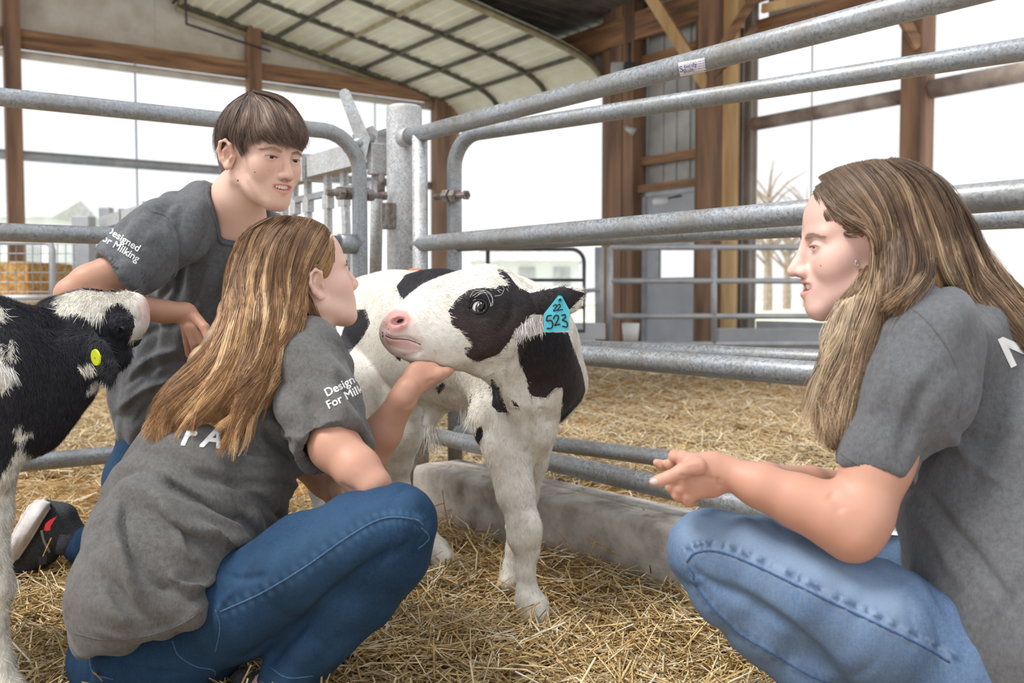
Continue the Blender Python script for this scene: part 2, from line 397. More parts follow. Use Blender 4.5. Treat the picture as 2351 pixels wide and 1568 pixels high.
        for q in cs:
            for axi in range(3):
                if q[axi] == 0:
                    q2 = list(q); q2[axi] = 1; q2 = tuple(q2); v0, v1 = val[q], val[q2]; mk_ = (v0 < 0) != (v1 < 0)
                    t = np.where(mk_, v0/(v0-v1+1e-20), 0)
                    for d in range(3):
                        base = ax[d][idx[:, d]+q[d]]; pos = base+(t*(ax[d][idx[:, d]+1]-ax[d][idx[:, d]]) if d == axi else 0)
                        S[:, d] += np.where(mk_, pos, 0)
                    C += mk_
        V = S/C[:, None]; F = []
        for axi in range(3):
            o1, o2 = (axi+1) % 3, (axi+2) % 3
            sa = [slice(None)]*3; sb = [slice(None)]*3; sa[axi] = slice(0, -1); sb[axi] = slice(1, None)
            ch = I[tuple(sa)] != I[tuple(sb)]; e = np.argwhere(ch)
            e = e[(e[:, o1] > 0) & (e[:, o2] > 0) & (e[:, o1] < D.shape[o1]-1) & (e[:, o2] < D.shape[o2]-1)]
            q = []
            for d1, d2 in ((1, 1), (0, 1), (0, 0), (1, 0)):
                c = e.copy(); c[:, o1] -= d1; c[:, o2] -= d2; q.append(vid[c[:, 0], c[:, 1], c[:, 2]])
            q = np.stack(q, 1); ins = I[e[:, 0], e[:, 1], e[:, 2]]
            q[~ins] = q[~ins][:, ::-1]; F.append(q)
        F = np.vstack(F); F = F[(F >= 0).all(1)]
        return V, F
def vnormals(V, F):
    n = np.zeros_like(V); a = np.cross(V[F[:, 2]]-V[F[:, 0]], V[F[:, 3 if F.shape[1] > 3 else 1]]-V[F[:, 1 if F.shape[1] > 3 else 0]])
    for i in range(F.shape[1]): np.add.at(n, F[:, i], a)
    return n/(np.linalg.norm(n, axis=1)[:, None]+1e-12)
def relax(V, F, it=1, lam=.5):
    for _ in range(it):
        s = np.zeros_like(V); c = np.zeros(len(V)); k = F.shape[1]
        for i in range(k):
            j = (i+1) % k; np.add.at(s, F[:, i], V[F[:, j]]); np.add.at(s, F[:, j], V[F[:, i]]); np.add.at(c, F[:, i], 1); np.add.at(c, F[:, j], 1)
        V = V*(1-lam)+lam*s/np.maximum(c, 1)[:, None]
    return V
def poly_dist(p, L):
    """distance of points p(n,2) to polyline L, and the parameter 0..1 along it"""
    L = np.asarray(L, float); best = np.full(len(p), 1e9); par = np.zeros(len(p)); m = len(L)-1
    for i in range(m):
        a, b = L[i], L[i+1]; ba = b-a; h = np.clip(((p-a)@ba)/max(ba@ba, 1e-9), 0, 1); d = np.linalg.norm(p-a-h[:, None]*ba, axis=1)
        u = d < best; best[u] = d[u]; par[u] = (i+h[u])/m
    return best, par
def poly_in(p, L):
    L = np.asarray(L, float); ins = np.zeros(len(p), bool); n = len(L)
    for i in range(n):
        a, b = L[i], L[(i+1) % n]
        c = (a[1] > p[:, 1]) != (b[1] > p[:, 1]); x = (b[0]-a[0])*(p[:, 1]-a[1])/((b[1]-a[1]) or 1e-9)+a[0]; ins ^= c & (p[:, 0] < x)
    return ins
def poly_sd(p, L):
    d, _ = poly_dist(p, list(L)+[L[0]]); return np.where(poly_in(p, L), -d, d)
def folds(V, F, lines):
    """soft creases and ridges of cloth: (polyline, half width, height)"""
    n = vnormals(V, F); p = to_px(V); d = np.zeros(len(V))
    for L, wd, amp in lines:
        L = crv(L, 9) if len(L) > 2 else L
        q, t = poly_dist(p, L); d += amp*np.exp(-(q/wd)**2)*np.clip(np.sin(np.pi*np.clip(t, .03, .97))*1.8, 0, 1)
    return V+n*d[:, None]
from mathutils import noise as mnoise
def drape(V, F, along, amp, wl, seed=0., stretch=3.5):
    """soft gathered folds running along a direction"""
    n = vnormals(V, F); a = nrm(along); p = V+(V@a)[:, None]*a*(1/stretch-1); p = p/wl+seed; d = np.array([abs(mnoise.noise(q))*1.7+.25*mnoise.noise((q[0]*2.3, q[1]*2.3, q[2]*2.3+5)) for q in p.tolist()])
    return V+n*(np.maximum(d-.22, -.12)*amp)[:, None]
def bvh(V, F): return BVHTree.FromPolygons([tuple(v) for v in V.tolist()], [tuple(f) for f in F.tolist()])
CO = Vector((0, 0, H0))
def hit(tree, px, py):
    r = tree.ray_cast(CO, ray(px, py)); return r[0], r[1]
def rim_path(c, th, ta, tb_, r0=10, r1=150):
    out_ = []
    for t in th:
        for r in range(r0, r1, 2):
            x, y = c[0]+r*math.cos(t), c[1]+r*math.sin(t); a, n1 = hit(ta, x, y); b, n2 = hit(tb_, x, y)
            if a is not None and (b is None or (a-CO).length < (b-CO).length-.0005): out_.append((x, y)); break
    return out_
def px_tube(name, tree, L, r, mt, parent, m=None, off=0, seg=6):
    L = crv(L, m or len(L)*6); pts = []
    for a in L:
        h, n = hit(tree, a[0], a[1])
        if h: pts.append(np.array(h+n*off))
    if len(pts) < 3: return None
    return tube(name, pts, r, mt, parent, seg)
def text_px(name, txt, org, ang, size, tree, mt, parent, off=.0008, bold=.0, shear=0., sx=1., up=None, target_plane=None):
    """lettering laid on the surface it is printed on"""
    cu = bpy.data.curves.new('t', 'FONT'); cu.body = txt; cu.size = 1; cu.shear = shear; cu.resolution_u = 3; cu.fill_mode = 'FRONT'
    ob = bpy.data.objects.new('t', cu); COL.objects.link(ob)
    dg = bpy.context.evaluated_depsgraph_get(); me = bpy.data.meshes.new_from_object(ob.evaluated_get(dg))
    bm = bmesh.new(); bm.from_mesh(me); bmesh.ops.triangulate(bm, faces=bm.faces)
    for _ in range(2):
        E = [e for e in bm.edges if e.calc_length() > .14]
        if E: bmesh.ops.subdivide_edges(bm, edges=E, cuts=1); bmesh.ops.triangulate(bm, faces=bm.faces)
    bm.verts.index_update()
    ca, sa = math.cos(ang), math.sin(ang); V = []; ok = []; nv_ = len(bm.verts); fs_ = [tuple(v.index for v in f.verts) for f in bm.faces]; co_ = [(v.co.x, v.co.y) for v in bm.verts]
    sh_ = [(0, 0, 0)] if not bold else [(0, 0, 0), (bold, 0, 1), (0, bold, 2), (bold, bold, 3), (bold/2, bold/2, 4)]
    for (vx, vy, lay) in [(a_+dx, b_+dy, l_) for dx, dy, l_ in sh_ for a_, b_ in co_]:
        x, y = vx*size*sx, vy*size; px = org[0]+x*ca+y*sa; py = org[1]+x*sa-y*ca
        if tree is not None: h, n = hit(tree, px, py)
        else: h = Vector(target_plane(px, py)); n = Vector((0, 0, 0))
        ok.append(h is not None); V.append(np.array(h-ray(px, py)*(off+lay*.00008)+n*off*.5) if h is not None else np.zeros(3))
    F = [tuple(i+k*nv_ for i in f) for k in range(len(sh_)) for f in fs_ if all(ok[i+k*nv_] for i in f)]
    bm.free(); bpy.data.objects.remove(ob); bpy.data.curves.remove(cu); bpy.data.meshes.remove(me)
    used = sorted({i for f in F for i in f}); mp = {i: k for k, i in enumerate(used)}
    if not F: return None
    return mk(name, [V[i] for i in used], [tuple(mp[i] for i in f) for f in F], mt, parent)
def ribbons(name, paths, wid, nrms, tint, mt, parent, stuff=False):
    """paths (n,m,3), wid (m,) or (n,m), nrms (n,m,3)"""
    n, m, _ = paths.shape; T = np.gradient(paths, axis=1); S = np.cross(T, nrms); S /= np.linalg.norm(S, axis=2)[..., None]+1e-12
    w_ = np.broadcast_to(wid, (n, m))[..., None]/2
    V = np.stack([paths-S*w_, paths+S*w_], 2).reshape(-1, 3)
    i = np.arange(n*m).reshape(n, m)[:, :-1].ravel(); F = np.stack([2*i, 2*i+1, 2*i+3, 2*i+2], 1)
    tt = np.repeat(tint.reshape(n*m, -1) if tint.ndim == 3 else np.repeat(tint, m, axis=0), 2, axis=0)
    o = mk(name, V, F, mt, parent, True, attrs={'tint': tt})
    if stuff: o['kind'] = 'stuff'
    return o
def hair_sheet(guides, n, tree, seed, m=18, avoid=None, jit=6, wave=(0, 0), clump=40, lift=(.001, .007), spread=10, frizz=1.):
    """strands between neighbouring guide lines, laid over the hair mass"""
    rg = np.random.default_rng(seed); G = np.array([crv(g, m) for g in guides]); ng = len(G)
    u = rg.random(n); cl = (np.floor(u*clump)+.5)/clump; u = cl+(u-cl)*rg.uniform(.5, 1.2, n)
    s = np.clip(u, 0, .9999)*(ng-1); i = s.astype(int); f = (s-i)[:, None, None]
    base = G[i]*(1-f)+G[np.minimum(i+1, ng-1)]*f
    t = np.linspace(0, 1, m)[None, :]; cid = np.floor(cl*clump).astype(int); ph = rg.uniform(0, 6.28, clump+2)[cid][:, None]+rg.normal(0, .3, n)[:, None]; am = rg.uniform(.5, 1.4, clump+2)[cid][:, None]
    off = rg.normal(0, jit, (n, 1))*(.3+t)+wave[0]*am*np.sin(2*np.pi*wave[1]*t+ph)*t**.7
    co = rg.normal(0, spread, clump+2)[cid][:, None]*t
    T = np.gradient(base, axis=1); T /= np.linalg.norm(T, axis=2)[..., None]+1e-9; Nn = np.stack([-T[..., 1], T[..., 0]], 2)
    px = base+Nn*(off+co)[..., None]+rg.normal(0, frizz, (n, 1, 2))*t[..., None]
    ln = rg.uniform(.8, 1.0, n)
    li = rg.uniform(lift[0], lift[1], n); lc = rg.uniform(0, lift[1]*.9, clump+2)[cid]; lp = rg.uniform(0, 6.28, clump+2)[cid]; Pt = np.zeros((n, m, 3)); Nm = np.zeros((n, m, 3)); good = np.ones(n, bool)
    for a in range(n):
        last = None; first = None; row = crv(px[a], m) if False else px[a]
        k = int(m*ln[a]) if ln[a] < 1 else m; row = np.array([np.interp(np.linspace(0, ln[a], m), np.linspace(0, 1, m), row[:, d]) for d in (0, 1)]).T
        if avoid is not None:
            ins = np.any([(((row-(q[0], q[1]))/(q[2], q[3]))**2).sum(1) < 1 for q in avoid], axis=0)
            if ins.any():
                k = int(np.argmax(ins))
                if k < m*.38: good[a] = False; continue
                row = np.array([np.interp(np.linspace(0, k-1, m), np.arange(m), row[:, d]) for d in (0, 1)]).T
        for b in range(m):
            h, nn = hit(tree, row[b, 0], row[b, 1])
            if h is None or (b and last is not None and abs(h[1]-last) > .07):
                Pt[a, b] = np.nan
            else: Pt[a, b] = np.array(h+nn*(li[a]+lc[a]*(.5+.5*math.sin(lp[a]+b/m*9))*min(1, b/4))); Nm[a, b] = np.array(nn); last = h[1]
        bad = np.isnan(Pt[a, :, 0])
        if bad.all(): good[a] = False; continue
        if bad.any():
            gi = np.where(~bad)[0]
            for b in np.where(bad)[0]:
                g = gi[np.argmin(abs(gi-b))]; Pt[a, b] = P(row[b, 0], row[b, 1], Pt[a, g, 1]); Nm[a, b] = np.array((0, -1, 0))
    Pt, Nm, cid = Pt[good], Nm[good], cid[good]
    for _ in range(2): Pt[:, 1:-1] = .25*Pt[:, :-2]+.5*Pt[:, 1:-1]+.25*Pt[:, 2:]
    Y = Pt[..., 1]; 
    Nm = Nm+rg.normal(0, .30, (len(Pt), 1, 3))
    return Pt, Nm, cid
# ================================================================ the setting
def gh(x, y):
    """height of the straw bedding"""
    return .012*np.sin(x*5.1+1.3*np.sin(y*3.7))*np.cos(y*4.3+.7)+.010*np.sin(x*11.3+y*7.9)+.008*np.sin(x*3.1-y*13.7+2)+.02
def grid_mesh(name, x0, x1, y0, y1, st, mt, hf, keep=None, parent=None, kind='structure'):
    xs = np.arange(x0, x1+st, st); ys = np.arange(y0, y1+st, st); X, Y = np.meshgrid(xs, ys, indexing='ij')
    V = np.stack([X, Y, hf(X, Y)], 2).reshape(-1, 3); a, b = X.shape; i = np.arange(a*b).reshape(a, b)
    F = np.stack([i[:-1, :-1], i[1:, :-1], i[1:, 1:], i[:-1, 1:]], 2).reshape(-1, 4)
    o = mk(name, V, F, mt, parent, True); o['kind'] = kind; return o
floor = grid_mesh('floor', -3.2, 4.2, .5, 9.6, .06, M['ground'], gh)
box('ground', (0, 40, -.10), 90, 62, .04, M['gravel'])['kind'] = 'structure'
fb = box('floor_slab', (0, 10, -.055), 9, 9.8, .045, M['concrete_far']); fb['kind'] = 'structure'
# ---- right wall: plane through (1.28, 12.9) parallel to B
RW0 = np.array([1.28, 12.9])
def rw(t, z, o=0): q = RW0+t*B2+o*A2; return np.array([q[0], q[1], z])
def rt(px): r = (px-CXP)/FPX; return (RW0[0]-RW0[1]*r)/(-B2[0]+B2[1]*r)
def rz(px, py): q = RW0+rt(px)*B2; return P(px, py, q[1])[2]
wr = empty('wall_right', rw(-2, 0), kind='structure')
def rbox(name, t0, t1, z0, z1, th, mt, o=0, parent=wr, bevel=0): return box(name, rw((t0+t1)/2, (z0+z1)/2, o), abs(t1-t0)/2, th/2, (z1-z0)/2, mt, parent, (B2[0], B2[1], 0), (-A2[0], -A2[1], 0), bevel)
TL, TR = rt(1060), rt(1397)            # doorway
# corner post, doorway posts
rbox('timber_post', TL+.02, TL+.42, 0, 4.4, .2, M['wood'], -.12)
rbox('timber_post', TL-.02, TL+.05, 0, 3.6, .06, M['wood_light'], -.24)
for t0, t1, th, o, mm in ((1397, 1420, .16, -.05, 'wood'), (1424, 1450, .18, -.1, 'wood'), (1456, 1480, .2, -.12, 'wood'), (1616, 1645, .16, -.1, 'wood'), (1646, 1702, .34, -.18, 'wood'), (1704, 1736, .12, -.30, 'wood_light'), (2086, 2134, .22, -.1, 'wood')):
    rbox('timber_post', rt(t1), rt(t0), 0, 4.4, th, M[mm], o, bevel=.006)
rbox('post_guard', rt(1738)-.02, rt(1738), .3, 3.6, .03, M['black'], -.3)
# siding sheets above and beside the walk door, each ribbed
def siding(t0, t1, z0, z1, o=.06, rib=.23, parent=wr):
    parts = [box_vf(rw((t0+t1)/2, (z0+z1)/2, o), abs(t1-t0)/2, .008, (z1-z0)/2, (B2[0], B2[1], 0), (-A2[0], -A2[1], 0))]
    t = min(t0, t1)+.08
    while t < max(t0, t1)-.03:
        parts.append(box_vf(rw(t, (z0+z1)/2, o-.02), .018, .012, (z1-z0)/2, (B2[0], B2[1], 0), (-A2[0], -A2[1], 0))); t += rib
    V, F = join_vf(parts); return mk('siding_sheet', V, F, M['siding'], parent)
siding(rt(1616), rt(1480), rz(1545, 445)+.05, 4.4)
siding(rt(1480), rt(1397), 0, 4.4, .1)
siding(rt(1720), rt(1616), 0, 4.4, .1)
ZD = rz(1545, 436)
rbox('cross_rail', rt(1616), rt(1480), ZD, ZD+.09, .12, M['wood_h'], -.08)
rbox('cross_rail', rt(1616), rt(1480), rz(1545, 372), rz(1545, 352), .08, M['wood_h'], -.04)
rbox('cross_rail', rt(1616), rt(1480), rz(1545, 135), rz(1545, 112), .08, M['wood_h'], -.04)
# top beam
for t0, t1 in ((rt(1740), TL+.1), (rt(2700), rt(1740))):
    beam('eave_beam', rw(t0, 4.05, -.16), rw(t1, 4.05, -.16), .09, .34, M['wood_h'], wr, .004)
rbox('header_trim', TR, TL, rz(1397, 172), rz(1397, 160), .1, M['wood_light'], -.05)
siding(TR, TL, rz(1397, 160), 4.3, .05)
siding(rt(2700), rt(1740), 3.68, 4.4, .12)
rbox('header_trim', rt(2700), rt(1740), 3.55, 3.72, .12, M['wood_h'], -.02)
# knee braces
def pz(px, py, o=-.3):
    q = RW0+o*A2; r = (px-CXP)/FPX; t = (q[0]-q[1]*r)/(-B2[0]+B2[1]*r); y = q[1]+t*B2[1]; return P(px, py, y)
beam('knee_brace', pz(1480, -30, -.5), pz(1625, 200, -.3), .06, .14, M['wood_light'], wr, .004)
beam('knee_brace', pz(1740, -20, -.5), pz(1655, 115, -.3), .06, .10, M['wood_h'], wr, .004)
beam('knee_brace', pz(2040, -20, -.4), pz(2110, 110, -.15), .06, .10, M['wood_h'], wr, .004)
beam('knee_brace', pz(1735, 60, -.5), pz(1640, 180, -.3), .05, .05, M['wood'], wr, .004)
beam('truss_strut', pz(1750, 20, -.9), pz(1960, -30, -.9), .04, .09, M['wood_light'], wr, .004)
# openings right of the door: sill, curtain tube, ropes, wire mesh
rbox('sill_wall', rt(2700), rt(1740), 0, .42, .16, M['concrete_far'], .05)
tube('curtain_tube', [rw(rt(1732), 2.60, -.05), rw(rt(2085), 2.60, -.05)], .075, M['taupe'], wr, 12)
tube('curtain_tube', [rw(rt(2136), 2.62, -.05), rw(rt(2600), 2.62, -.05)], .09, M['taupe'], wr, 12)
tube('curtain_rope', [pz(1866, 0, -.1), pz(1862, 460, -.1)], .007, M['taupe'], wr, 6)
def mesh_screen(name, t0, t1, z0, z1, step, o, parent, r=.0016):
    parts = []; t = t0
    while t <= t1: parts.append(tube_vf([rw(t, z0, o), rw(t, z1, o)], r, 3, False)); t += step
    z = z0
    while z <= z1: parts.append(tube_vf([rw(t0, z, o), rw(t1, z, o)], r, 3, False)); z += step
    V, F = join_vf(parts); ob = mk(name, V, F, M['screen'], parent); ob['kind'] = 'stuff'; return ob
mesh_screen('wire_screen', rt(2700), rt(2100), .42, 3.6, .06, .02, wr, .0006)
# ---- walk door
dt0, dt1 = rt(1612), rt(1484)
door = empty('door_1', rw((dt0+dt1)/2, .03), kind='structure')
wz0, wz1 = rz(1560, 637), rz(1560, 562)
wt0, wt1 = rt(1601), rt(1517)
for a, b, c, d in ((dt0+.06, dt1-.06, .05, wz0), (dt0+.06, dt1-.06, wz1, ZD-.06), (dt0+.06, wt0, wz0, wz1), (wt1, dt1-.06, wz0, wz1)):
    rbox('door_leaf', a, b, c, d, .045, M['greydoor'], -.03, door)
for a, b, c, d in ((dt0, dt0+.06, .0, ZD), (dt1-.06, dt1, 0, ZD), (dt0, dt1, ZD-.06, ZD)): rbox('door_frame', a, b, c, d, .12, M['galv_far'], -.03, door)
for a, b, c, d in ((wt0-.03, wt0, wz0-.03, wz1+.03), (wt1, wt1+.03, wz0-.03, wz1+.03), (wt0, wt1, wz0-.03, wz0), (wt0, wt1, wz1, wz1+.03)): rbox('window_frame', a, b, c, d, .06, M['galv_far'], -.03, door)
gl, n_, b_ = NT('window_glass'); b_.inputs['Transmission Weight'].default_value = 1; b_.inputs['Roughness'].default_value = .02; b_.inputs['IOR'].default_value = 1.05; b_.inputs['Base Color'].default_value = (1, 1, 1, 1)
rbox('glass_pane', wt0, wt1, wz0, wz1, .004, gl, -.03, door)
q = pz(1518, 466, -.28)
lamp = empty('wall_lamp', q, 'small white oval lamp on a bracket above the grey steel door', 'lamp')
tube('lamp_shade', [q+np.array((-.10, 0, 0)), q+np.array((-.07, 0, .01)), q+np.array((.07, 0, .015)), q+np.array((.10, 0, .01))], [.03, .05, .05, .03], M['white'], lamp)
tube('bracket', [q+np.array((.05, .02, .05)), q+np.array((.22, .08, .09)), q+np.array((.5, -.1, .10))], .012, M['black'], lamp, 8)
q = pz(1445, 165, -.35)
op = empty('door_operator', q, 'black box motor mounted on the timber posts above the doorway', 'motor')
box('housing', q, .07, .09, .10, M['black'], op, bevel=.01); box('mount_plate', q+np.array((-.14, .05, 0)), .08, .05, .12, M['siding'], op, bevel=.006)
tube('shaft', [q+np.array((.0, 0, .0)), q+np.array((.0, -.02, .35))], .015, M['black'], op, 8)
q = pz(1448, 296, -.3)
sp = empty('floodlight', q, 'small pale floodlight clipped to the timber post below the motor', 'light')
tube('lamp_head', [q+np.array((-.06, 0, .02)), q+np.array((.05, -.02, -.05))], [.03, .055], M['siding'], sp, 10); tube('arm', [q+np.array((-.05, 0, .02)), q+np.array((-.06, .15, .06))], .012, M['wire'], sp, 6)
# ---- left wall, parallel to A through the far corner
LC = RW0+(TL+.12)*B2
def lw(s, z, o=0): q = LC-s*A2+o*B2; return np.array([q[0], q[1], z])
def ls(px): r = (px-CXP)/FPX; return (LC[0]-LC[1]*r)/(A2[0]-A2[1]*r)
def lz(px, py): return P(px, py, lw(ls(px), 0)[1])[2]
wl = empty('wall_left', lw(4, 0), kind='structure')
def lbox(name, s0, s1, z0, z1, th, mt, o=0, parent=wl, bevel=0): return box(name, lw((s0+s1)/2, (z0+z1)/2, o), abs(s1-s0)/2, th/2, (z1-z0)/2, mt, parent, (-A2[0], -A2[1], 0), (-B2[0], -B2[1], 0), bevel)
for px, wd in ((38, 30), (581, 26), (1010, 50)):
    s = ls(px); hw = wd/FPX*lw(s, 0)[1]/2/.9; lbox('timber_post', s-hw, s+hw, 0, 6, .18, M['wood'], -.15, bevel=.005)
lbox('timber_post', 11.0, 11.2, 0, 6, .18, M['wood'], -.15, bevel=.005)
ZB0, ZB1 = lz(598, 187), lz(598, 150)
for a, b in ((0, ls(581)-.08), (ls(581)+.08, ls(38)-.1), (ls(38)+.1, 12)): lbox('header_beam', a, b, ZB0, ZB1, .10, M['wood_h'], -.12, bevel=.004)
k = 0
for a in np.arange(0, 12, 2.4): lbox('wall_panel', a+.004, a+2.396, ZB1-.05, 6.4, .03, M['whitewall'], .02)
tube('curtain_roll', [lw(0, ZB0-.06, -.05), lw(12, ZB0-.06, -.05)], .055, M['whitewall'], wl, 12)
zt = lz(60, 358)
tube('curtain_tube', [lw(0, zt, -.03), lw(12, zt, -.03)], .065, M['galv_far'], wl, 12)
for px in (318, 860): tube('curtain_rope', [lw(ls(px), ZB0, -.06), lw(ls(px), .4, -.06)], .010, M['galv'], wl, 6)
lbox('sill_wall', 0, 12, -.02, .40, .16, M['concrete_far'], .02)
lbox('sill_wall', 0, 12, .40, .50, .05, M['wood_h'], .02)
# ---- roof
def roof_z(q): return 4.32+.085*max(0, -np.dot(q-RW0, A2))
V = []; F = []; parts = []
for i in range(15):
    s0, s1 = i*.9-1.0, i*.9-.1+.0
    pass
def roof_pt(s, t, dz=0): q = RW0-s*A2+t*B2; return np.array([q[0], q[1], roof_z(q)+dz])
roof = empty('ceiling', roof_pt(4, 0), kind='structure')
for j in range(12):
    t0 = -5.2+j*.95
    parts = []
    for k in range(4):
        ta, tb = t0+k*.2375, t0+(k+.8)*.2375
        a, b, c, d = roof_pt(-.3, ta), roof_pt(9, ta), roof_pt(9, tb), roof_pt(-.3, tb); up = np.array((0, 0, .02))
        parts.append(([a, b, c, d, a+up, b+up, c+up, d+up], [(0, 1, 2, 3), (7, 6, 5, 4), (0, 4, 5, 1), (1, 5, 6, 2), (2, 6, 7, 3), (3, 7, 4, 0)]))
        tc_ = tb+.2*.2375*1.0
        a, b, c, d = roof_pt(-.3, tb-.005, .02), roof_pt(9, tb-.005, .02), roof_pt(9, tc_, .02), roof_pt(-.3, tc_, .02)
        parts.append(([a, b, c, d, a+up, b+up, c+up, d+up], [(0, 1, 2, 3), (7, 6, 5, 4), (0, 4, 5, 1), (1, 5, 6, 2), (2, 6, 7, 3), (3, 7, 4, 0)]))
    V, F = join_vf(parts); mk('roof_sheet', V, F, M['roofmetal'], roof)
for s in (2.2, 5.6): beam('purlin', roof_pt(s, -5, -.08), roof_pt(s, TL, -.08), .05, .12, M['wood_light'], roof, .004)
# hanging water line from the ceiling
hp = [(395, 8), (425, -15), (428, 55), (505, 80), (620, 118)]
pth = [P(a, b, y) for (a, b), y in zip(hp, (12.5, 12.5, 12.5, 13.0, 13.6))]
tube('water_pipe', pth, .018, M['black'], None, 8); tag(bpy.data.objects['water_pipe'], 'thin black pipe bent down from the ceiling beside the white upper wall', 'pipe')
# ---- overhead door rolled up along the ceiling
od = empty('overhead_door', rw((TL+TR)/2, 3.4, -1.5), 'open cream sectional overhead door rolled up under the ceiling with curved tracks', 'door')
prof = [(0.0, 3.36), (.12, 3.62), (.38, 3.80), (.9, 3.96), (1.6, 4.11), (2.3, 4.25), (3.1, 4.40), (3.9, 4.56), (4.6, 4.70)]
prof = [(s, z-.0) for s, z in prof]
pp = crv(prof, 200); L = np.concatenate([[0], np.cumsum(np.linalg.norm(np.diff(pp, axis=0), axis=1))])
def dp(l, t, off=0):
    s = np.interp(l, L, pp[:, 0]); z = np.interp(l, L, pp[:, 1]); s2 = np.interp(min(l+.05, L[-1]), L, pp[:, 0]); z2 = np.interp(min(l+.05, L[-1]), L, pp[:, 1])
    s0 = np.interp(max(l-.05, 0), L, pp[:, 0]); z0_ = np.interp(max(l-.05, 0), L, pp[:, 1]); d = nrm((s2-s0, z2-z0_)); s += d[1]*off; z -= d[0]*off
    q = RW0-s*A2+t*B2; return np.array([q[0], q[1], z])
nsec = 7; LL = L[-1]*.985; ncol = 3
def strip(l0, l1, t0, t1, th, off, nl=4):
    V = []; F = []
    for i in range(nl+1):
        l = l0+(l1-l0)*i/nl; V += [dp(l, t0, off), dp(l, t1, off), dp(l, t1, off-th), dp(l, t0, off-th)]
    for i in range(nl):
        a, b = 4*i, 4*i+4
        for k in range(4): F.append((a+k, a+(k+1) % 4, b+(k+1) % 4, b+k))
    F += [(0, 1, 2, 3), (4*nl+3, 4*nl+2, 4*nl+1, 4*nl)]; return V, F
T0, T1 = TR+.03, TL-.03
for i in range(nsec):
    l0, l1 = LL*i/nsec, LL*(i+1)/nsec
    for c in range(ncol):
        a, b = T0+(T1-T0)*c/ncol, T0+(T1-T0)*(c+1)/ncol
        parts = [strip(l0+.01, l1-.01, a+.01, b-.01, .02, 0)]
        for r in range(3):
            lm = l0+(l1-l0)*(r+1)/4; parts.append(strip(lm-.015, lm+.015, a+.03, b-.03, .02, .018, 1)); parts.append(strip(lm-.05, lm-.02, a+.03, b-.03, .012, .008, 1))
        V, F = join_vf(parts); mk('door_section', V, F, M['doorpanel'], od)
for i in range(nsec+1):
    l = min(LL*i/nsec, LL-.02); l = max(l, .03); V, F = strip(l-.02, l+.02, T0, T1, .05, .05, 1); mk('section_rail', V, F, M['doorlight' if i in (0, 4, 7) else 'doorstrut'], od)
for c in range(ncol+1):
    t = T0+(T1-T0)*c/ncol; V, F = strip(.02, LL, t-.025, t+.025, .05, .06, 28); mk('stile', V, F, M['doorstrut'], od)
for t in (T0-.06, T1+.06):
    tube('track', [dp(l, t, .09) for l in np.linspace(0, LL, 30)], .035, M['doorlight'], od, 8)
    tube('vertical_track', [dp(0, t, .09), dp(0, t, .09)*np.array((1, 1, 0))+np.array((0, 0, .1))], .035, M['doorlight'], od, 8)
# ================================================================ pen
def bolt(parent, c, d, L, r=.014):
    d = nrm(d); c = np.array(c)
    V, F = join_vf([tube_vf([c-d*L/2, c+d*L/2], r*.75, 8), tube_vf([c-d*L*.18, c-d*L*.02], r*1.7, 6), tube_vf([c+d*L*.05, c+d*L*.2], r*1.6, 6), tube_vf([c+d*L*.44, c+d*L*.5], r*1.15, 6)])
    return mk('bolt', V, F, M['rust'], parent)
B3 = np.array((B2[0], B2[1], 0)); A3 = np.array((A2[0], A2[1], 0)); UZ = np.array((0, 0, 1.))
post = empty('corner_post', W(0, 0, 0), 'thick galvanised round corner post of the pen behind the calf', 'post')
pr = .062; ptop = P(930, 243, 3.4)[2]
tube('pipe', [W(0, 0, 0), W(0, 0, ptop-.012), W(0, 0, ptop-.003), W(0, 0, ptop)], [pr, pr, pr-.003, pr-.012], M['galv_post'], post, 40)
box('hinge_plate', W(-.07, -.015, P(880, 495, 3.33)[2]), .018, .02, .045, M['rust'], post, (A3), (B3), .003)
bolt(post, P(835, 447, 3.30), P(870, 449, 3.33)-P(820, 446, 3.28), .17)
bolt(post, P(1035, 450, 3.24), P(1075, 448, 3.2)-P(1010, 452, 3.3), .16)
bolt(post, P(790, 444, 3.25), P(870, 449, 3.33)-P(820, 446, 3.28), .13)
R = .0265
zr = (1.252, .888, .556, .252)
# right pipe panel (front)
rp = empty('corral_panel', W(.02, -1.2, 0), 'nearest galvanised four-rail pipe panel on the right, standing over the curb', 'pen panel')
def rp_pt(s, z): return W(-.035+.02*s, -s, z)
railA = None
for i, z in enumerate(zr):
    s0 = .07 if i == 0 else .135
    o = tube('rail', [rp_pt(s0, z), rp_pt(.6, z), rp_pt(1.4, z), rp_pt(3.0, z)], R, M['galv'], rp, 24)
    if i == 0: railA = o
for s in (.165,): tube('upright', [rp_pt(s, .05), rp_pt(s, zr[0])], R*.98, M['galv_post'], rp, 24)
tube('upright', [rp_pt(2.75, .05), rp_pt(2.75, zr[0])], R*.98, M['galv_post'], rp, 24)
tube('end_collar', [rp_pt(.055, zr[0]), rp_pt(.10, zr[0])], R*1.18, M['galv_post'], rp, 20)
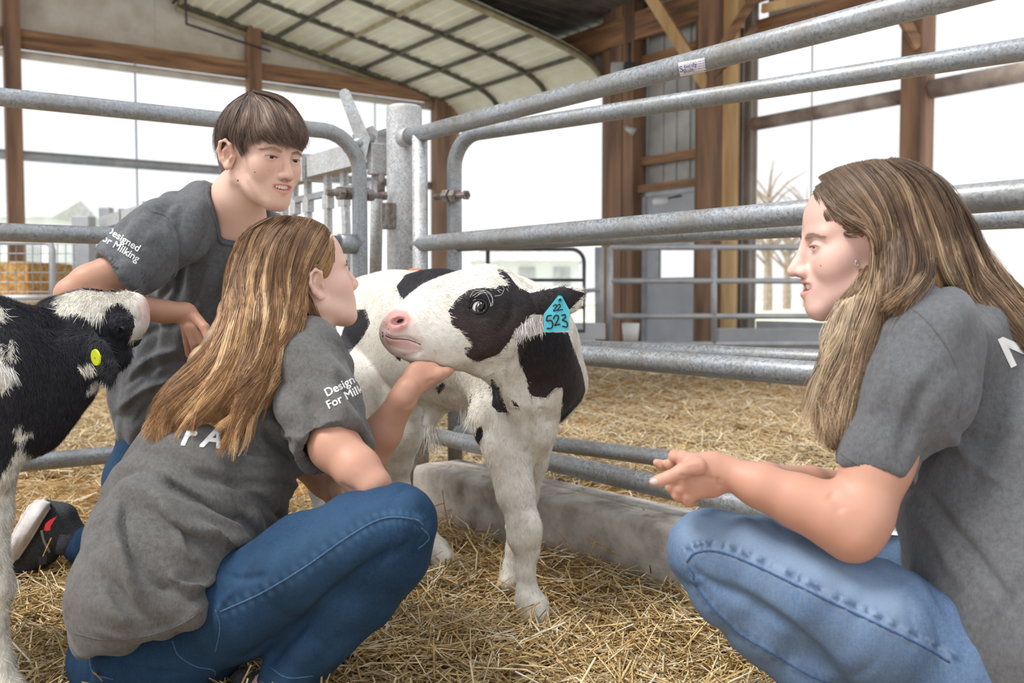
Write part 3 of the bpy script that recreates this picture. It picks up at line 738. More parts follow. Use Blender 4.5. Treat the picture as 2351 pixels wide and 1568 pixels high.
# second gate behind, swung away
GP, GQ = P(1043, 400, 3.29)[:2], P(2351, 400, 2.2)[:2]
gd = nrm(P(1590, 400, 2.68)[:2]-P(1060, 400, 3.27)[:2]); g0 = P(1043, 400, 3.29)[:2]
def gp(s, z): return np.array([g0[0]+gd[0]*s, g0[1]+gd[1]*s, z])
gg = empty('pipe_gate', gp(1.2, 0), 'galvanised pipe gate with rounded corner swung behind the nearest right panel', 'pen gate')
rc = .11
pth = [gp(0, .10)]+[gp(0, z) for z in (.6, 1.0, zr[0]-rc)]+[gp(rc-rc*math.cos(a), zr[0]-rc+rc*math.sin(a)) for a in np.linspace(.25, math.pi/2, 7)]+[gp(1.2, zr[0]), gp(2.6, zr[0])]
tube('outer_frame', pth, R*.95, M['galv'], gg, 22)
for z in zr[1:]: tube('rail', [gp(0, z), gp(1.3, z), gp(2.6, z)], R*.92, M['galv'], gg, 22)
tube('upright', [gp(2.5, .1), gp(2.5, zr[0])], R, M['galv_post'], gg, 20)
# left pipe panel
lp = empty('corral_panel', W(-1.2, -.04, 0), 'galvanised pipe panel with rounded top corner behind the boy', 'pen panel')
def lpp(s, z): return W(-.05-s, -.045, z)
sx = .145
pth = [lpp(sx, .05), lpp(sx, .6), lpp(sx, zr[0]-.13)]+[lpp(sx+.13-.13*math.cos(a), zr[0]-.13+.13*math.sin(a)) for a in np.linspace(.2, math.pi/2, 7)]+[lpp(.9, zr[0]), lpp(2.2, zr[0])]
tube('outer_frame', pth, R*.95, M['galv'], lp, 24)
for z in zr[1:]: tube('rail', [lpp(sx, z), lpp(1.0, z), lpp(2.2, z)], R*.95, M['galv'], lp, 24)
tube('upright', [lpp(2.05, .05), lpp(2.05, zr[0])], R, M['galv_post'], lp, 20)
q = P(800, 560, 3.22); tube('hinge_sleeve', [q+A3*-.035-UZ*.0, q+A3*.02], .033, M['galv'], lp, 16)
# headlock row, receding
hl = empty('headlock_row', W(-.1, 1.6, 0), 'row of galvanised self-locking headlocks running back from the corner post', 'headlocks')
def hp_(v, z, u=-.02): return W(u, v, z)
seg = .62
for i in range(7):
    a = .10+i*seg; V, F = join_vf([box_vf(hp_(a+seg/2-.01, 1.235), seg/2-.012, .045, .042, B3, -A3), box_vf(hp_(a+.02, 1.235), .012, .052, .055, B3, -A3)])
    mk('top_channel', V, F, M['galv_post'], hl)
    V, F = join_vf([box_vf(hp_(a+seg/2, 1.12), seg/2, .012, .012, B3, -A3)]); mk('latch_rod', V, F, M['galv'], hl)
    for k, (f, zz) in enumerate(((.12, 1.2), (.34, 1.2), (.56, 1.2), (.80, 1.2))):
        v = a+seg*f; V, F = join_vf([tube_vf([hp_(v, .35), hp_(v+(0, .05, -.03, 0)[k], .8), hp_(v, zz)], .017, 8), box_vf(hp_(v, 1.09), .028, .014, .03, B3, -A3)])
        mk('neck_bar', V, F, M['galv_post'], hl)
tube('bottom_rail', [hp_(.1, .36), hp_(4.4, .36)], .026, M['galv'], hl, 12)
V, F = join_vf([tube_vf([P(785, 215, 3.42), P(790, 211, 3.42)], .018, 10), box_vf((P(790, 212, 3.42)+P(834, 330, 3.42))/2, .001, .001, .001)])
def plate(name, pxs, Y, th, mt, parent):
    n = len(pxs); V = [P(a, b, Y) for a, b in pxs]+[P(a, b, Y+th) for a, b in pxs]
    F = [tuple(range(n))[::-1], tuple(range(n, 2*n))]+[(i, (i+1) % n, n+(i+1) % n, n+i) for i in range(n)]
    return mk(name, V, F, mt, parent)
plate('lever', [(778, 216), (783, 206), (793, 203), (802, 208), (850, 318), (838, 372), (835, 352), (818, 326)], 3.42, .012, M['galv_post'], hl)
plate('lever_bracket', [(808, 310), (855, 288), (868, 302), (864, 335), (846, 345), (830, 420), (822, 420), (818, 340)], 3.45, .02, M['galv_post'], hl)
tube('hinge_pipe', [P(792, 340, 3.4), P(888, 308, 3.5)], .021, M['galv'], hl, 14)
tube('guide_bar', [P(868, 340, 3.48), P(862, 640, 3.48)], .022, M['galv_post'], hl, 10)
box('latch_box', P(868, 366, 3.46), .035, .02, .055, M['galv_post'], hl, A3, B3, .004)
tube('latch_spring', [P(875, 400, 3.45), P(875, 440, 3.45)], .014, M['rust'], hl, 10)
# square end posts seen beyond the boy's elbow
for (px, py, wd, Yd, lb) in ((192, 497, 40, 6.9, 'short square galvanised post left of the far headlocks'), (244, 477, 26, 7.2, 'slim square galvanised post at the far end of the headlocks')):
    c = P(px, py, Yd); h = wd/2/FPX*Yd
    o = box('steel_post', (c[0], c[1], c[2]/2), h, h, c[2]/2, M['galv_far'], None, bevel=.008); tag(o, lb, 'post')
# concrete curb
cf0, cf1 = np.array((-.309, 3.0)), np.array((.3625, 2.21)); cd = (cf1-cf0)/np.linalg.norm(cf1-cf0); cn = np.array((-cd[1], cd[0]))
def cb(s, w_, z): q = cf0+cd*s+cn*w_; return (q[0], q[1], z)
nn = 40; V = []; F = []
rgc = np.random.default_rng(3)
for i in range(nn+1):
    s = 3.2*i/nn; j = rgc.normal(0, .0018, (8,)); tw = .19
    ring = [(-.004+j[0], -.04), (0+j[1], .06), (j[2], .165), (.012+j[3]*.5, .183+j[4]), (.06, .187+j[5]), (.13, .186+j[6]), (tw-.012, .184), (tw, .165), (tw, -.04)]
    V += [cb(s, a, z) for a, z in ring]
m_ = 9
for i in range(nn):
    for k in range(m_): F.append((i*m_+k, i*m_+(k+1) % m_, (i+1)*m_+(k+1) % m_, (i+1)*m_+k))
F += [tuple(range(m_))[::-1], tuple(nn*m_+k for k in range(m_))]
curb = mk('concrete_curb', V, F, M['concrete'], None); tag(curb, 'weathered concrete curb under the right pipe panel, behind the calf', 'curb')
for p in curb.data.polygons: p.use_smooth = len(p.vertices) == 4
# far gates and pens
def hgate(name, pxs, pys, Y, r, mt, label, ups, low=None, corner=None):
    g = empty(name, P((pxs[0]+pxs[1])/2, pys[-1], Y), label, 'pen gate')
    if corner:
        rr = 30; x0, x1 = pxs; y0 = pys[0]
        L_ = [(x0, y0), (x1-rr, y0)]+[(x1-rr+rr*math.sin(a), y0+rr-rr*math.cos(a)) for a in np.linspace(.2, 1.57, 6)]+[(x1, pys[-1]), (x0, pys[-1])]
        tube('outer_frame', [P(a, b, Y) for a, b in L_], r, mt, g, 10)
        for y in pys[1:-1]: tube('rail', [P(x0, y, Y), P(x1, y, Y)], r*.8, mt, g, 8)
    else:
        for y in pys: tube('rail', [P(pxs[0], y, Y), P(pxs[1], y, Y)], r, mt, g, 10)
    for u in ups: tube('upright', [P(u, pys[0], Y), P(u, pys[-1], Y)], r*1.05, mt, g, 10)
    return g
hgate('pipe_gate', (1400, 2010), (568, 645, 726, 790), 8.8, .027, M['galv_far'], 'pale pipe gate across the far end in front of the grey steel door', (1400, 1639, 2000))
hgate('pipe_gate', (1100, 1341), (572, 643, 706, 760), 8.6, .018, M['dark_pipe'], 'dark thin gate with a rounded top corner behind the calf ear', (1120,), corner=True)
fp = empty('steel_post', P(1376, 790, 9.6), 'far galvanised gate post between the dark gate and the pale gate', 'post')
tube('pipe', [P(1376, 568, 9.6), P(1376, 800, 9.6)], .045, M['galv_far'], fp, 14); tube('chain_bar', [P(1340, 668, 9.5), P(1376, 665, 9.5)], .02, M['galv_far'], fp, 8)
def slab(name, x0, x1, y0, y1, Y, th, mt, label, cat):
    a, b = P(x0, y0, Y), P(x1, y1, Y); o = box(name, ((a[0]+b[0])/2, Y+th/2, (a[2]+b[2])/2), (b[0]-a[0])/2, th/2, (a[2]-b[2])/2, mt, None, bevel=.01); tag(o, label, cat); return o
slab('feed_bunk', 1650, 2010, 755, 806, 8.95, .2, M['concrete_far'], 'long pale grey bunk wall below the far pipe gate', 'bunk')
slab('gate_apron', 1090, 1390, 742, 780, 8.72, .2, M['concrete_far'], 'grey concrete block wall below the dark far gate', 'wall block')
sb = empty('feed_bucket', P(1448, 785, 9.3), 'white bucket standing at the foot of the doorway post', 'bucket')
tube('pail', [P(1448, 788, 9.3), P(1448, 742, 9.3)], [.07, .085], M['white'], sb, 18)
# left background: wire pen, bale, rails
bl = slab('straw_bale', -60, 66, 600, 690, 7.6, .9, M['bale'], 'square golden straw bale behind the wire panel at left', 'bale')
bl2 = slab('straw_bale', -90, 118, 690, 745, 7.2, .8, M['bale'], 'brown low straw bale under the pale rail at left', 'bale')
wp = empty('wire_panel', P(60, 720, 6.6), 'thin wire mesh pen panel in front of the straw bales', 'pen panel')
parts = [tube_vf([P(x, 560, 6.6), P(x, 742, 6.6)], .0032, 4, False) for x in np.arange(-20, 180, 19)]+[tube_vf([P(-20, y, 6.6), P(178, y, 6.6)], .0032, 4, False) for y in np.arange(560, 745, 22)]
V, F = join_vf(parts); mk('wire_mesh', V, F, M['wire'], wp)['kind'] = 'stuff'
tube('frame', [P(-30, 556, 6.55), P(105, 556, 6.55), P(116, 561, 6.55), P(121, 575, 6.55), P(122, 745, 6.55)], .02, M['galv_far'], wp, 10)
tube('rail', [P(-30, 685, 6.5), P(124, 683, 6.5)], .022, M['galv_far'], wp, 10)
# outdoors
g = mk('lawn', [(-60, 20, -.045), (80, 20, -.045), (80, 95, -.04), (-60, 95, -.04)], [(0, 1, 2, 3)], M['grass']); g['kind'] = 'structure'
def house(px0, px1, py0, py1, Y, label):
    h = empty('far_house', P((px0+px1)/2, py1, Y)*np.array((1, 1, 0)), label, 'building'); a, b = P(px0, py0, Y), P(px1, py1, Y); dep = 8
    box('wall', ((a[0]+b[0])/2, Y+dep/2, (a[2]-.06)/2), (b[0]-a[0])/2, dep/2, (a[2]+.06)/2, M['house'], h)
    x0, x1 = a[0]-.4, b[0]+.4; z = a[2]; V = [(x0, Y-.5, z), (x1, Y-.5, z), (x1, Y+dep+.5, z), (x0, Y+dep+.5, z), (x0, Y+dep/2, z+1.6), (x1, Y+dep/2, z+1.6)]
    mk('roof', V, [(0, 1, 5, 4), (2, 3, 4, 5), (0, 4, 3), (1, 2, 5), (3, 2, 1, 0)], M['siding'], h)
    for k in range(3):
        c = (px0+(px1-px0)*(k+.5)/3); q = P(c, (py0+py1)/2, Y-.06); box('window', q, .5, .05, .6, M['concrete_far'], h)
house(1090, 1330, 600, 672, 60, 'pale low house seen through the far doorway')
house(-160, 120, 500, 668, 70, 'washed-out white farm building outside the left windows')
house(200, 420, 560, 668, 85, 'small white shed outside the left windows beside the farm building')
def tree(px, Y, h, sd):
    rg = np.random.default_rng(sd); b = P(px, 700, Y); b[2] = 0; t = empty('bare_tree', b, None, 'tree'); parts = [tube_vf([b, b+(0, 0, h*.4), b+(.1, 0, h*.8)], [.22, .16, .06], 7)]
    for i in range(26):
        z = rg.uniform(.3, .85)*h; a = rg.uniform(0, 6.28); l = rg.uniform(.2, .4)*h; s = b+np.array((0, 0, z)); e = s+np.array((math.cos(a)*l, math.sin(a)*l, l*.7)); parts.append(tube_vf([s, (s+e)/2+(0, 0, .2), e], [.07, .045, .015], 5, False))
    V, F = join_vf(parts); mk('branches', V, F, M['bark'], t); return t
for px, Y, h, sd, lb in ((1762, 42, 6, 1, 'bare grey tree outside nearest the pale timber post'), (1806, 46, 5.2, 2, 'bare tree outside just left of the smiling woman face'), (1850, 52, 6.5, 3, 'taller bare tree outside behind the smiling woman profile')): tree(px, Y, h, sd)['label'] = lb
# sticker on the top rail
bvr = bvh(np.array([v.co for v in railA.data.vertices])+wloc(railA), np.array([list(p.vertices) for p in railA.data.polygons if len(p.vertices) == 4]))
corners = [(1557, 144), (1618, 132), (1621, 164), (1562, 176)]
def bil(u, v): a, b, c, d = [np.array(q, float) for q in corners]; return (a*(1-u)+b*u)*(1-v)+(d*(1-u)+c*u)*v
V = []; nx, ny = 10, 6; okk = True
for j in range(ny+1):
    for i in range(nx+1):
        q = bil(i/nx, j/ny); h, n = hit(bvr, q[0], q[1]); V.append(np.array(h+n*.0006) if h else P(q[0], q[1], 2.3))
F = [(j*(nx+1)+i, j*(nx+1)+i+1, (j+1)*(nx+1)+i+1, (j+1)*(nx+1)+i) for j in range(ny) for i in range(nx)]
st = mk('sticker', V, F, M['sticker'], None); tag(st, 'small white maker sticker with violet print on the top right rail', 'sticker')
a0 = math.atan2(-12, 61)
text_px('lettering', 'turdy', (1571, 157), a0, 14, bvr, M['sticker_ink'], st, .0012); text_px('lettering', 'Built', (1570, 168), a0, 13, bvr, M['sticker_ink'], st, .0012)
for k in range(4): text_px('lettering', '-- --- ----', (1594, 145+k*5.5), a0, 9, bvr, M['sticker_ink'], st, .0012)
text_px('lettering', 'S', (1561, 166), a0, 20, bvr, M['sticker_ink'], st, .0012)
# ================================================================ calves
def fur(name, V, F, n, mt_attr, parent, seed, flow, length=(.010, .020), wid=.0011, lift=.35, where=None):
    rg = np.random.default_rng(seed); N_ = vnormals(V, F); tri = V[F[:, :3]]; ar = np.linalg.norm(np.cross(tri[:, 1]-tri[:, 0], tri[:, 2]-tri[:, 0]), axis=1)
    cen = V[F].mean(1); view = np.array([0, 0, H0])-cen; fac = (np.einsum('ij,ij->i', N_[F[:, 0]], view/np.linalg.norm(view, axis=1)[:, None]) > -.35)
    wgt = ar*(fac*1.0+.12); 
    if where is not None: wgt = wgt*where(cen)
    f = rg.choice(len(F), n, p=wgt/wgt.sum()); a, b = rg.random((2, n, 1)); q = V[F[f]]
    p = (q[:, 0]*(1-a)+q[:, 1]*a)*(1-b)+(q[:, 3]*(1-a)+q[:, 2]*a)*b; nn = N_[F[f, 0]]
    fl = flow(p); t = fl-nn*np.einsum('ij,ij->i', fl, nn)[:, None]+rg.normal(0, .28, (n, 3)); t -= nn*np.einsum('ij,ij->i', t, nn)[:, None]; t /= np.linalg.norm(t, axis=1)[:, None]+1e-9
    L = rg.uniform(*length, (n, 1)); s = np.cross(nn, t); w_ = wid*rg.uniform(.7, 1.4, (n, 1)); tip = p+t*L+nn*L*rg.uniform(.3, 1, (n, 1))*lift; mid = p+t*L*.5+nn*L*lift*.28
    VV = np.stack([p-s*w_/2-nn*.001, p+s*w_/2-nn*.001, mid+s*w_*.35, mid-s*w_*.35, tip], 1).reshape(-1, 3); k = np.arange(n)*5
    FF = [(i, i+1, i+2, i+3) for i in k.tolist()]+[(i+3, i+2, i+4) for i in k.tolist()]
    pa = mt_attr[F[f, 0]]; blk = pa[:, :1] > .5
    wh = np.array((.80, .78, .72)); yl = np.array((.74, .66, .50)); u = rg.random((n, 1))**2; cw = (wh*(1-u)+yl*u)*rg.uniform(.95, 1.1, (n, 1))
    cbk = np.array((.014, .014, .019))*rg.uniform(.5, 2.6, (n, 1)); cbr = np.array((.050, .032, .030))*rg.uniform(.6, 1.8, (n, 1)); cbk = cbk*(1-pa[:, 2:3])+cbr*pa[:, 2:3]
    col = np.where(blk, cbk, cw*(1-pa[:, 1:2])+np.array((.7, .42, .38))*pa[:, 1:2])
    o = mk(name, VV, FF, M['fur'], parent, True, attrs={'tint': np.repeat(np.clip(col, 0, 1), 5, axis=0)}); o['kind'] = 'stuff'; return o
def C2(pts, s=2.24, ox=700, oy=550): return [(ox+a/s, oy+b/s) for a, b in pts]
def C6(pts): return C2(pts, 3.92, 860, 600)
latB = nrm((.80, .60, 0))
S = SDF()
# torso from rump to chest
S.chain([J(862, 765, 2.72, 122), J(905, 762, 2.64, 130), J(1010, 785, 2.46, 150), J(1120, 795, 2.30, 158), J(1190, 815, 2.17, 150)], .03, (latB, .80))
S.chain([J(1190, 820, 2.17, 138), J(1243, 868, 2.07, 92)], .04, (latB, .9))
S.cone(*[x for p in (J(850, 700, 2.72, 62),) for x in (p[0],)], P(1010, 700, 2.46), .075, .08, .05)
S.cone(P(1180, 700, 2.22), P(1230, 722, 2.13), .065, .06, .04)
S.chain([J(1255, 790, 2.15, 70), J(1280, 880, 2.12, 62), J(1268, 925, 2.13, 48)], .03)
# neck
S.chain([J(1240, 850, 2.06, 92), J(1228, 775, 2.00, 88), J(1185, 735, 1.955, 80)], .03, ((0, 1, 0), .85))
S.chain([J(1185, 905, 2.03, 42), J(1135, 835, 1.96, 36), J(1100, 812, 1.95, 38)], .03)
# brisket
S.chain([J(1215, 920, 2.04, 62), J(1222, 985, 2.06, 50), J(1225, 1030, 2.09, 34)], .03)
# near fore leg
S.chain([J(1150, 880, 2.14, 74), J(1150, 960, 2.10, 66), J(1165, 1040, 2.07, 52)], .035)
S.chain([J(1165, 1030, 2.07, 55), J(1183, 1130, 2.05, 43), J(1200, 1195, 2.04, 36), J(1204, 1235, 2.035, 38), J(1210, 1265, 2.035, 27), J(1207, 1310, 2.03, 20.5), J(1210, 1350, 2.03, 22)], .012)
S.chain([J(1210, 1350, 2.03, 23), J(1214, 1375, 2.025, 29), J(1226, 1392, 2.02, 31), J(1232, 1412, 2.01, 30)], .012)
S.ell(P(1221, 1215, 2.01), (.022, .02, .036), None, .015)
# far fore leg
S.chain([J(1235, 980, 2.2, 48), J(1228, 1060, 2.22, 30), J(1208, 1140, 2.24, 27), J(1188, 1205, 2.25, 25), J(1180, 1260, 2.25, 18), J(1174, 1300, 2.25, 19), J(1168, 1335, 2.24, 24)], .012)
# hind legs
S.chain([J(855, 850, 2.66, 100), J(890, 930, 2.58, 78), J(915, 1000, 2.54, 52), J(912, 1060, 2.56, 34), J(905, 1105, 2.58, 31), J(930, 1150, 2.56, 26), J(975, 1225, 2.50, 22), J(1000, 1262, 2.47, 26), J(1022, 1290, 2.44, 29)], .02)
S.chain([J(800, 800, 2.70, 78), J(815, 900, 2.56, 84), J(795, 1000, 2.48, 60), J(765, 1080, 2.46, 40), J(745, 1120, 2.46, 33), J(752, 1180, 2.44, 28), J(775, 1250, 2.42, 24), J(790, 1310, 2.40, 27)], .02)
S.chain([J(800, 770, 2.80, 46), J(792, 860, 2.82, 24), J(788, 950, 2.82, 16)], .02)
# umbilical
S.chain([J(1000, 935, 2.42, 26), J(985, 975, 2.40, 15)], .02)
# ---- head
HD = SDF(); fy = ((0, 1, 0), .68)
HD.chain([J(917, 764, 1.90, 46), J(948, 762, 1.91, 63), J(1000, 748, 1.92, 93), J(1045, 739, 1.93, 104), J(1095, 733, 1.94, 112), J(1120, 722, 1.945, 108)], .02, fy)
HD.chain([J(1120, 700, 1.945, 88), J(1152, 712, 1.95, 76)], .02, ((0, 1, 0), .85))
HD.chain([J(911, 745, 1.885, 28), J(905, 765, 1.885, 27)], .012, ((0, 1, 0), 1.2))
HD.chain([J(915, 798, 1.90, 17), J(960, 812, 1.90, 20)], .012, ((0, 1, 0), 1.4))
HD.ell(P(1085, 690, 1.895), (.044, .020, .026), None, .018)
HD.ell(P(1050, 775, 1.90), (.06, .025, .04), None, .03)
HD.ell(P(917, 737, 1.868), (.011, .011, .0065), None, .005, True)
HD.ell(P(907, 741, 1.862), (.008, .008, .005), None, .006, True)
eyeC = P(1099, 704, 1.888)
HD.ell(eyeC+(0, -.004, 0), (.0215, .014, .0185), None, .006)
HD.ell(eyeC+(0, -.020, 0), (.0185, .016, .0140), None, .004, True)
# near ear, cupped
HD.chain([J(1195, 700, 1.945, 26), J(1235, 702, 1.92, 35), J(1275, 698, 1.90, 39), J(1305, 688, 1.89, 30), J(1330, 673, 1.885, 13)], .012, ((.1, 1, .1), .28))
HD.chain([J(1235, 722, 1.895, 14), J(1285, 712, 1.872, 17), J(1318, 688, 1.868, 9)], .006, ((.1, 1, .1), .5), True)
HD.chain([J(1165, 668, 2.02, 20), J(1180, 660, 2.10, 26), J(1178, 655, 2.16, 10)], .01)
for o_ in HD.ops: S.ops.append(o_)
hl_, hh_ = HD.bounds(.01)
V, F = S.mesh(.006, [(hl_-.01, hh_+.01, .0034)])
V = relax(V, F, 1)
px = to_px(V)
dH = HD.pt(V[:, 0], V[:, 1], V[:, 2]); head = dH < .012
neck = (V[:, 1] < 2.12) & (px[:, 0] > 1150) & (px[:, 1] < 935) & (px[:, 1] > 640)
# mouth line, jaw, eye folds
lines = [([(905, 815), (930, 818), (955, 812), (972, 800)], 5, -.0025), ([(884, 768), (900, 777), (934, 777), (968, 791)], 4, -.0045), ([(1070, 690), (1080, 680), (1105, 676), (1124, 688)], 7, .003), ([(1072, 720), (1095, 732), (1125, 722)], 6, -.002),
         ([(1060, 850), (1110, 860), (1160, 900), (1205, 985)], 12, .006), ([(1140, 770), (1170, 730), (1175, 690)], 10, -.004), ([(985, 838), (1040, 835), (1100, 815), (1140, 780)], 16, .004)]
Vd = folds(V, F, lines); V = np.where(head[:, None] | neck[:, None], Vd, V)
V = np.where(head[:, None] | neck[:, None], V, folds(V, F, [([(1120, 880), (1130, 950), (1110, 1010)], 16, -.008), ([(940, 880), (1000, 900), (1060, 905)], 14, -.004), ([(1205, 930), (1215, 1000), (1210, 1060)], 12, -.006), ([(1240, 930), (1262, 980)], 14, -.006)]))
headpoly = C6([(700, 390), (760, 320), (850, 255), (960, 240), (1090, 248), (1130, 208), (1180, 232), (1200, 190), (1130, 140), (1100, 65), (1150, 75), (1230, 150), (1290, 230), (1400, 285), (1700, 225), (1900, 290), (1760, 430), (1650, 470), (1520, 480), (1400, 480), (1350, 560), (1290, 590), (1255, 625), (1215, 720), (1110, 840), (1000, 870), (920, 900), (850, 870), (810, 830), (810, 770), (870, 770), (858, 735), (790, 650), (760, 610), (720, 600), (690, 560), (680, 480), (662, 450)])
neckpoly = C6([(1300, 640), (1400, 680), (1520, 640), (1740, 640), (1800, 800), (1870, 1100), (1860, 1240), (1690, 1240), (1700, 1135), (1620, 1140), (1540, 1225), (1420, 1215), (1380, 1150), (1370, 1060), (1300, 900), (1278, 700)])
shpoly = C6([(1740, 640), (1800, 800), (1870, 1000), (1900, 1160), (1860, 1260), (1670, 1460), (1690, 1250), (1700, 1100), (1600, 900)])
bodypolys = [C2([(470, 240), (520, 180), (620, 150), (790, 145), (800, 160), (780, 180), (700, 240), (640, 290), (540, 330), (490, 290)]),
 C2([(190, 600), (183, 500), (210, 430), (265, 362), (312, 358), (337, 430), (300, 500), (240, 570), (205, 615)]), C2([(130, 450), (160, 440), (174, 520), (160, 568), (133, 510)]),
 C2([(463, 580), (500, 600), (490, 630), (470, 610)]), C2([(670, 765), (720, 725), (718, 762), (683, 802)]), C2([(958, 710), (1012, 780), (1042, 890), (985, 890), (950, 850)]),
 C2([(878, 970), (905, 958), (912, 1010), (890, 1052), (870, 1015)]), C2([(1055, 805), (1112, 862), (1080, 850)]), C2([(863, 785), (852, 850), (845, 845), (856, 790)])]
f_h = np.minimum(poly_sd(px, headpoly), poly_sd(px, neckpoly)); f_b = np.min([poly_sd(px, q) for q in bodypolys]+[poly_sd(px, shpoly)], axis=0)
far_side = np.einsum('ij,ij->i', vnormals(V, F), np.array([0, 0, H0])-V) < -.25*np.linalg.norm(V-np.array([0, 0, H0]), axis=1)
fld = np.where(head, f_h, np.where(neck, np.minimum(f_h, f_b), f_b)); fld = np.where((px[:, 1] > 1000), np.minimum(f_b, 60), fld)
patch = np.clip(.5-fld/14, 0, 1)
spk = np.array([max(0, 1-abs(mnoise.noise((a*.22, b*.22, 1.3)))*6) if 876 < a < 905 and 735 < b < 775 else 0 for a, b in px.tolist()])*(mnoise.noise((0, 0, 0))+1)
patch = np.maximum(patch, np.where(head & (px[:, 0] < 903), np.clip(spk*1.0-(px[:, 0]-880)/34, 0, .62), 0))
nos = np.hypot((px[:, 0]-918)/11, (px[:, 1]-737+(px[:, 0]-918)*.25)/5.5); patch = np.maximum(patch, np.where(head & (nos < 1.2), np.clip(1.25-nos, 0, .66), 0))
muz = np.array([poly_sd(px, C6([(60, 560), (120, 450), (200, 425), (310, 450), (320, 540), (400, 690), (400, 770), (300, 850), (150, 850), (90, 760)]))])[0]
nose_ = C6([(85, 590), (125, 470), (190, 435), (290, 450), (325, 520), (290, 600), (220, 640), (150, 650)]); pink = np.clip(.5-poly_sd(px, nose_)/8, 0, 1)*head*.9+np.clip(.5-muz/26, 0, .30)*head+np.clip(.5-poly_sd(px, C6([(90, 655), (200, 690), (330, 728), (400, 770), (330, 800), (200, 770), (120, 740)]))/7, 0, .5)*head; pink = np.clip(pink, 0, 1)
brown = head*np.clip((px[:, 1]-700)/60, 0, 1)*.8+(head & (patch > .3))*.3+neck*np.clip((px[:, 1]-800)/60, 0, 1)*.5; brown = np.clip(brown, 0, 1)
attr = np.stack([patch, pink, brown], 1)
calf = empty('calf', (P(1225, 1420, 2.05)[0], 2.3, .0), 'black and white calf standing with its chin held in a hand, turquoise ear tag', 'calf')
mk('body', V, F, M['coat'], calf, True, attrs={'patch': attr})
TC = bvh(V, F)
px_tube('mouth_line', TC, [(885, 770), (900, 777), (918, 778), (936, 780), (954, 786), (966, 791)], .0013, M['mouthdark'], calf, 30, -.0004, 6)
def flow_calf(p):
    q = to_px(p); f = np.tile(np.array([-.6, .45, -.55]), (len(p), 1)); hd = (p[:, 1] < 2.0) & (q[:, 0] < 1190) & (q[:, 1] < 870)
    f[hd] = (.85, .1, -.35); ear = (q[:, 0] > 1200) & (q[:, 1] < 760) & (p[:, 1] < 1.97); f[ear] = (.9, 0, .1); f[(q[:, 1] > 950)] = (.1, 0, -1); nk = (p[:, 1] < 2.1) & (q[:, 0] > 1160) & ~ear; f[nk] = (.15, 0, -1); return f
def eye_free(c): q = to_px(c); return ((np.hypot(q[:, 0]-1099, q[:, 1]-704) > 23) & ~((q[:, 0] < 945) & (c[:, 1] < 1.93) & (q[:, 1] < 800) & (q[:, 1] > 700)))*1.0
fur('coat_hair', V, F, 120000, attr, calf, 5, flow_calf, (.007, .014), .0009, .20, lambda c: eye_free(c)*np.where(np.hypot(to_px(c)[:, 0]-900, to_px(c)[:, 1]-760) < 130, .35, 1))
def long_tuft(name, A_, parent, seed, n, L, w_, col, flow):
    rg = np.random.default_rng(seed); pts = []; 
    for _ in range(n):
        u = rg.random()*(len(A_)-1); i = min(int(u), len(A_)-2); a = np.array(A_[i])*(1-(u-i))+np.array(A_[i+1])*(u-i)+rg.normal(0, 4, 2); h, nn_ = hit(TC, a[0], a[1])
        if h is None: continue
        d = nrm(np.array(flow)+rg.normal(0, .25, 3)); l = rg.uniform(.6, 1)*L; p0 = np.array(h); pts.append([p0+d*l*t+np.array(nn_)*l*.3*t+np.array((0, 0, -.25*l))*t*t for t in np.linspace(0, 1, 5)])
    pts = np.array(pts); nv = np.tile(np.array((0, -1., .2)), (len(pts), 5, 1)); o = ribbons(name, pts, w_*np.array((1, 1, .8, .6, .2)), nv, np.tile(np.array(col), (len(pts), 1))*rg.uniform(.8, 1.1, (len(pts), 1)), M['fur'], parent, True); return o
long_tuft('belly_tuft', [(975, 985), (1000, 980)], calf, 3, 90, .06, .0014, (.82, .80, .74), (.1, -.1, -1))
long_tuft('ear_tuft', C6([(1310, 600), (1360, 560), (1400, 520), (1500, 520)]), calf, 4, 90, .030, .0009, (.66, .61, .60), (-.1, -.2, -1))
long_tuft('belly_tuft', [(1060, 935), (1085, 960)], calf, 6, 80, .03, .0012, (.82, .80, .74), (.1, -.1, -1))
# eye
def sphere_vf(c, r, R=None, n=20, ax=(1, 1, 1)):
    V = []; F = []
    for i in range(n+1):
        th = math.pi*i/n
        for j in range(n): ph = 2*math.pi*j/n; v = np.array((math.sin(th)*math.cos(ph)*ax[0], math.sin(th)*math.sin(ph)*ax[1], math.cos(th)*ax[2]))*r; V.append(np.array(c)+(R@v if R is not None else v))
    for i in range(n):
        for j in range(n): F.append((i*n+j, (i+1)*n+j, (i+1)*n+(j+1) % n, i*n+(j+1) % n))
    return V, F
def eyeball(parent, c, r, look, mtw, mti, ri=.52, rp=.26):
    V, F = sphere_vf(c, r); e = mk('eye', V, F, mtw, parent, True); look = nrm(look); s = nrm(np.cross(look, (0, 0, 1))); u = np.cross(s, look)
    for nm, rad, mt_, lf in (('iris', ri, mti, 1.01), ('pupil', rp, M['pupil'], 1.03)):
        vv = [np.array(c)+look*r*lf*1.0]; 
        for q in (0.5, 1.0):
            for j in range(20): a = 2*math.pi*j/20; k = rad*q; vv.append(np.array(c)+(look*math.sqrt(max(1-k*k, 0))+(s*math.cos(a)+u*math.sin(a))*k)*r*lf)
        ff = [(0, 1+j, 1+(j+1) % 20) for j in range(20)]+[(1+j, 21+j, 21+(j+1) % 20, 1+(j+1) % 20) for j in range(20)]; mk(nm, vv, ff, mt_, e, True)
    return e
eyeball(calf, eyeC+(0, -.001, 0), .0190, (.42, -1, -.16), M['eyewhite'], M['calfiris'], .66, .44)
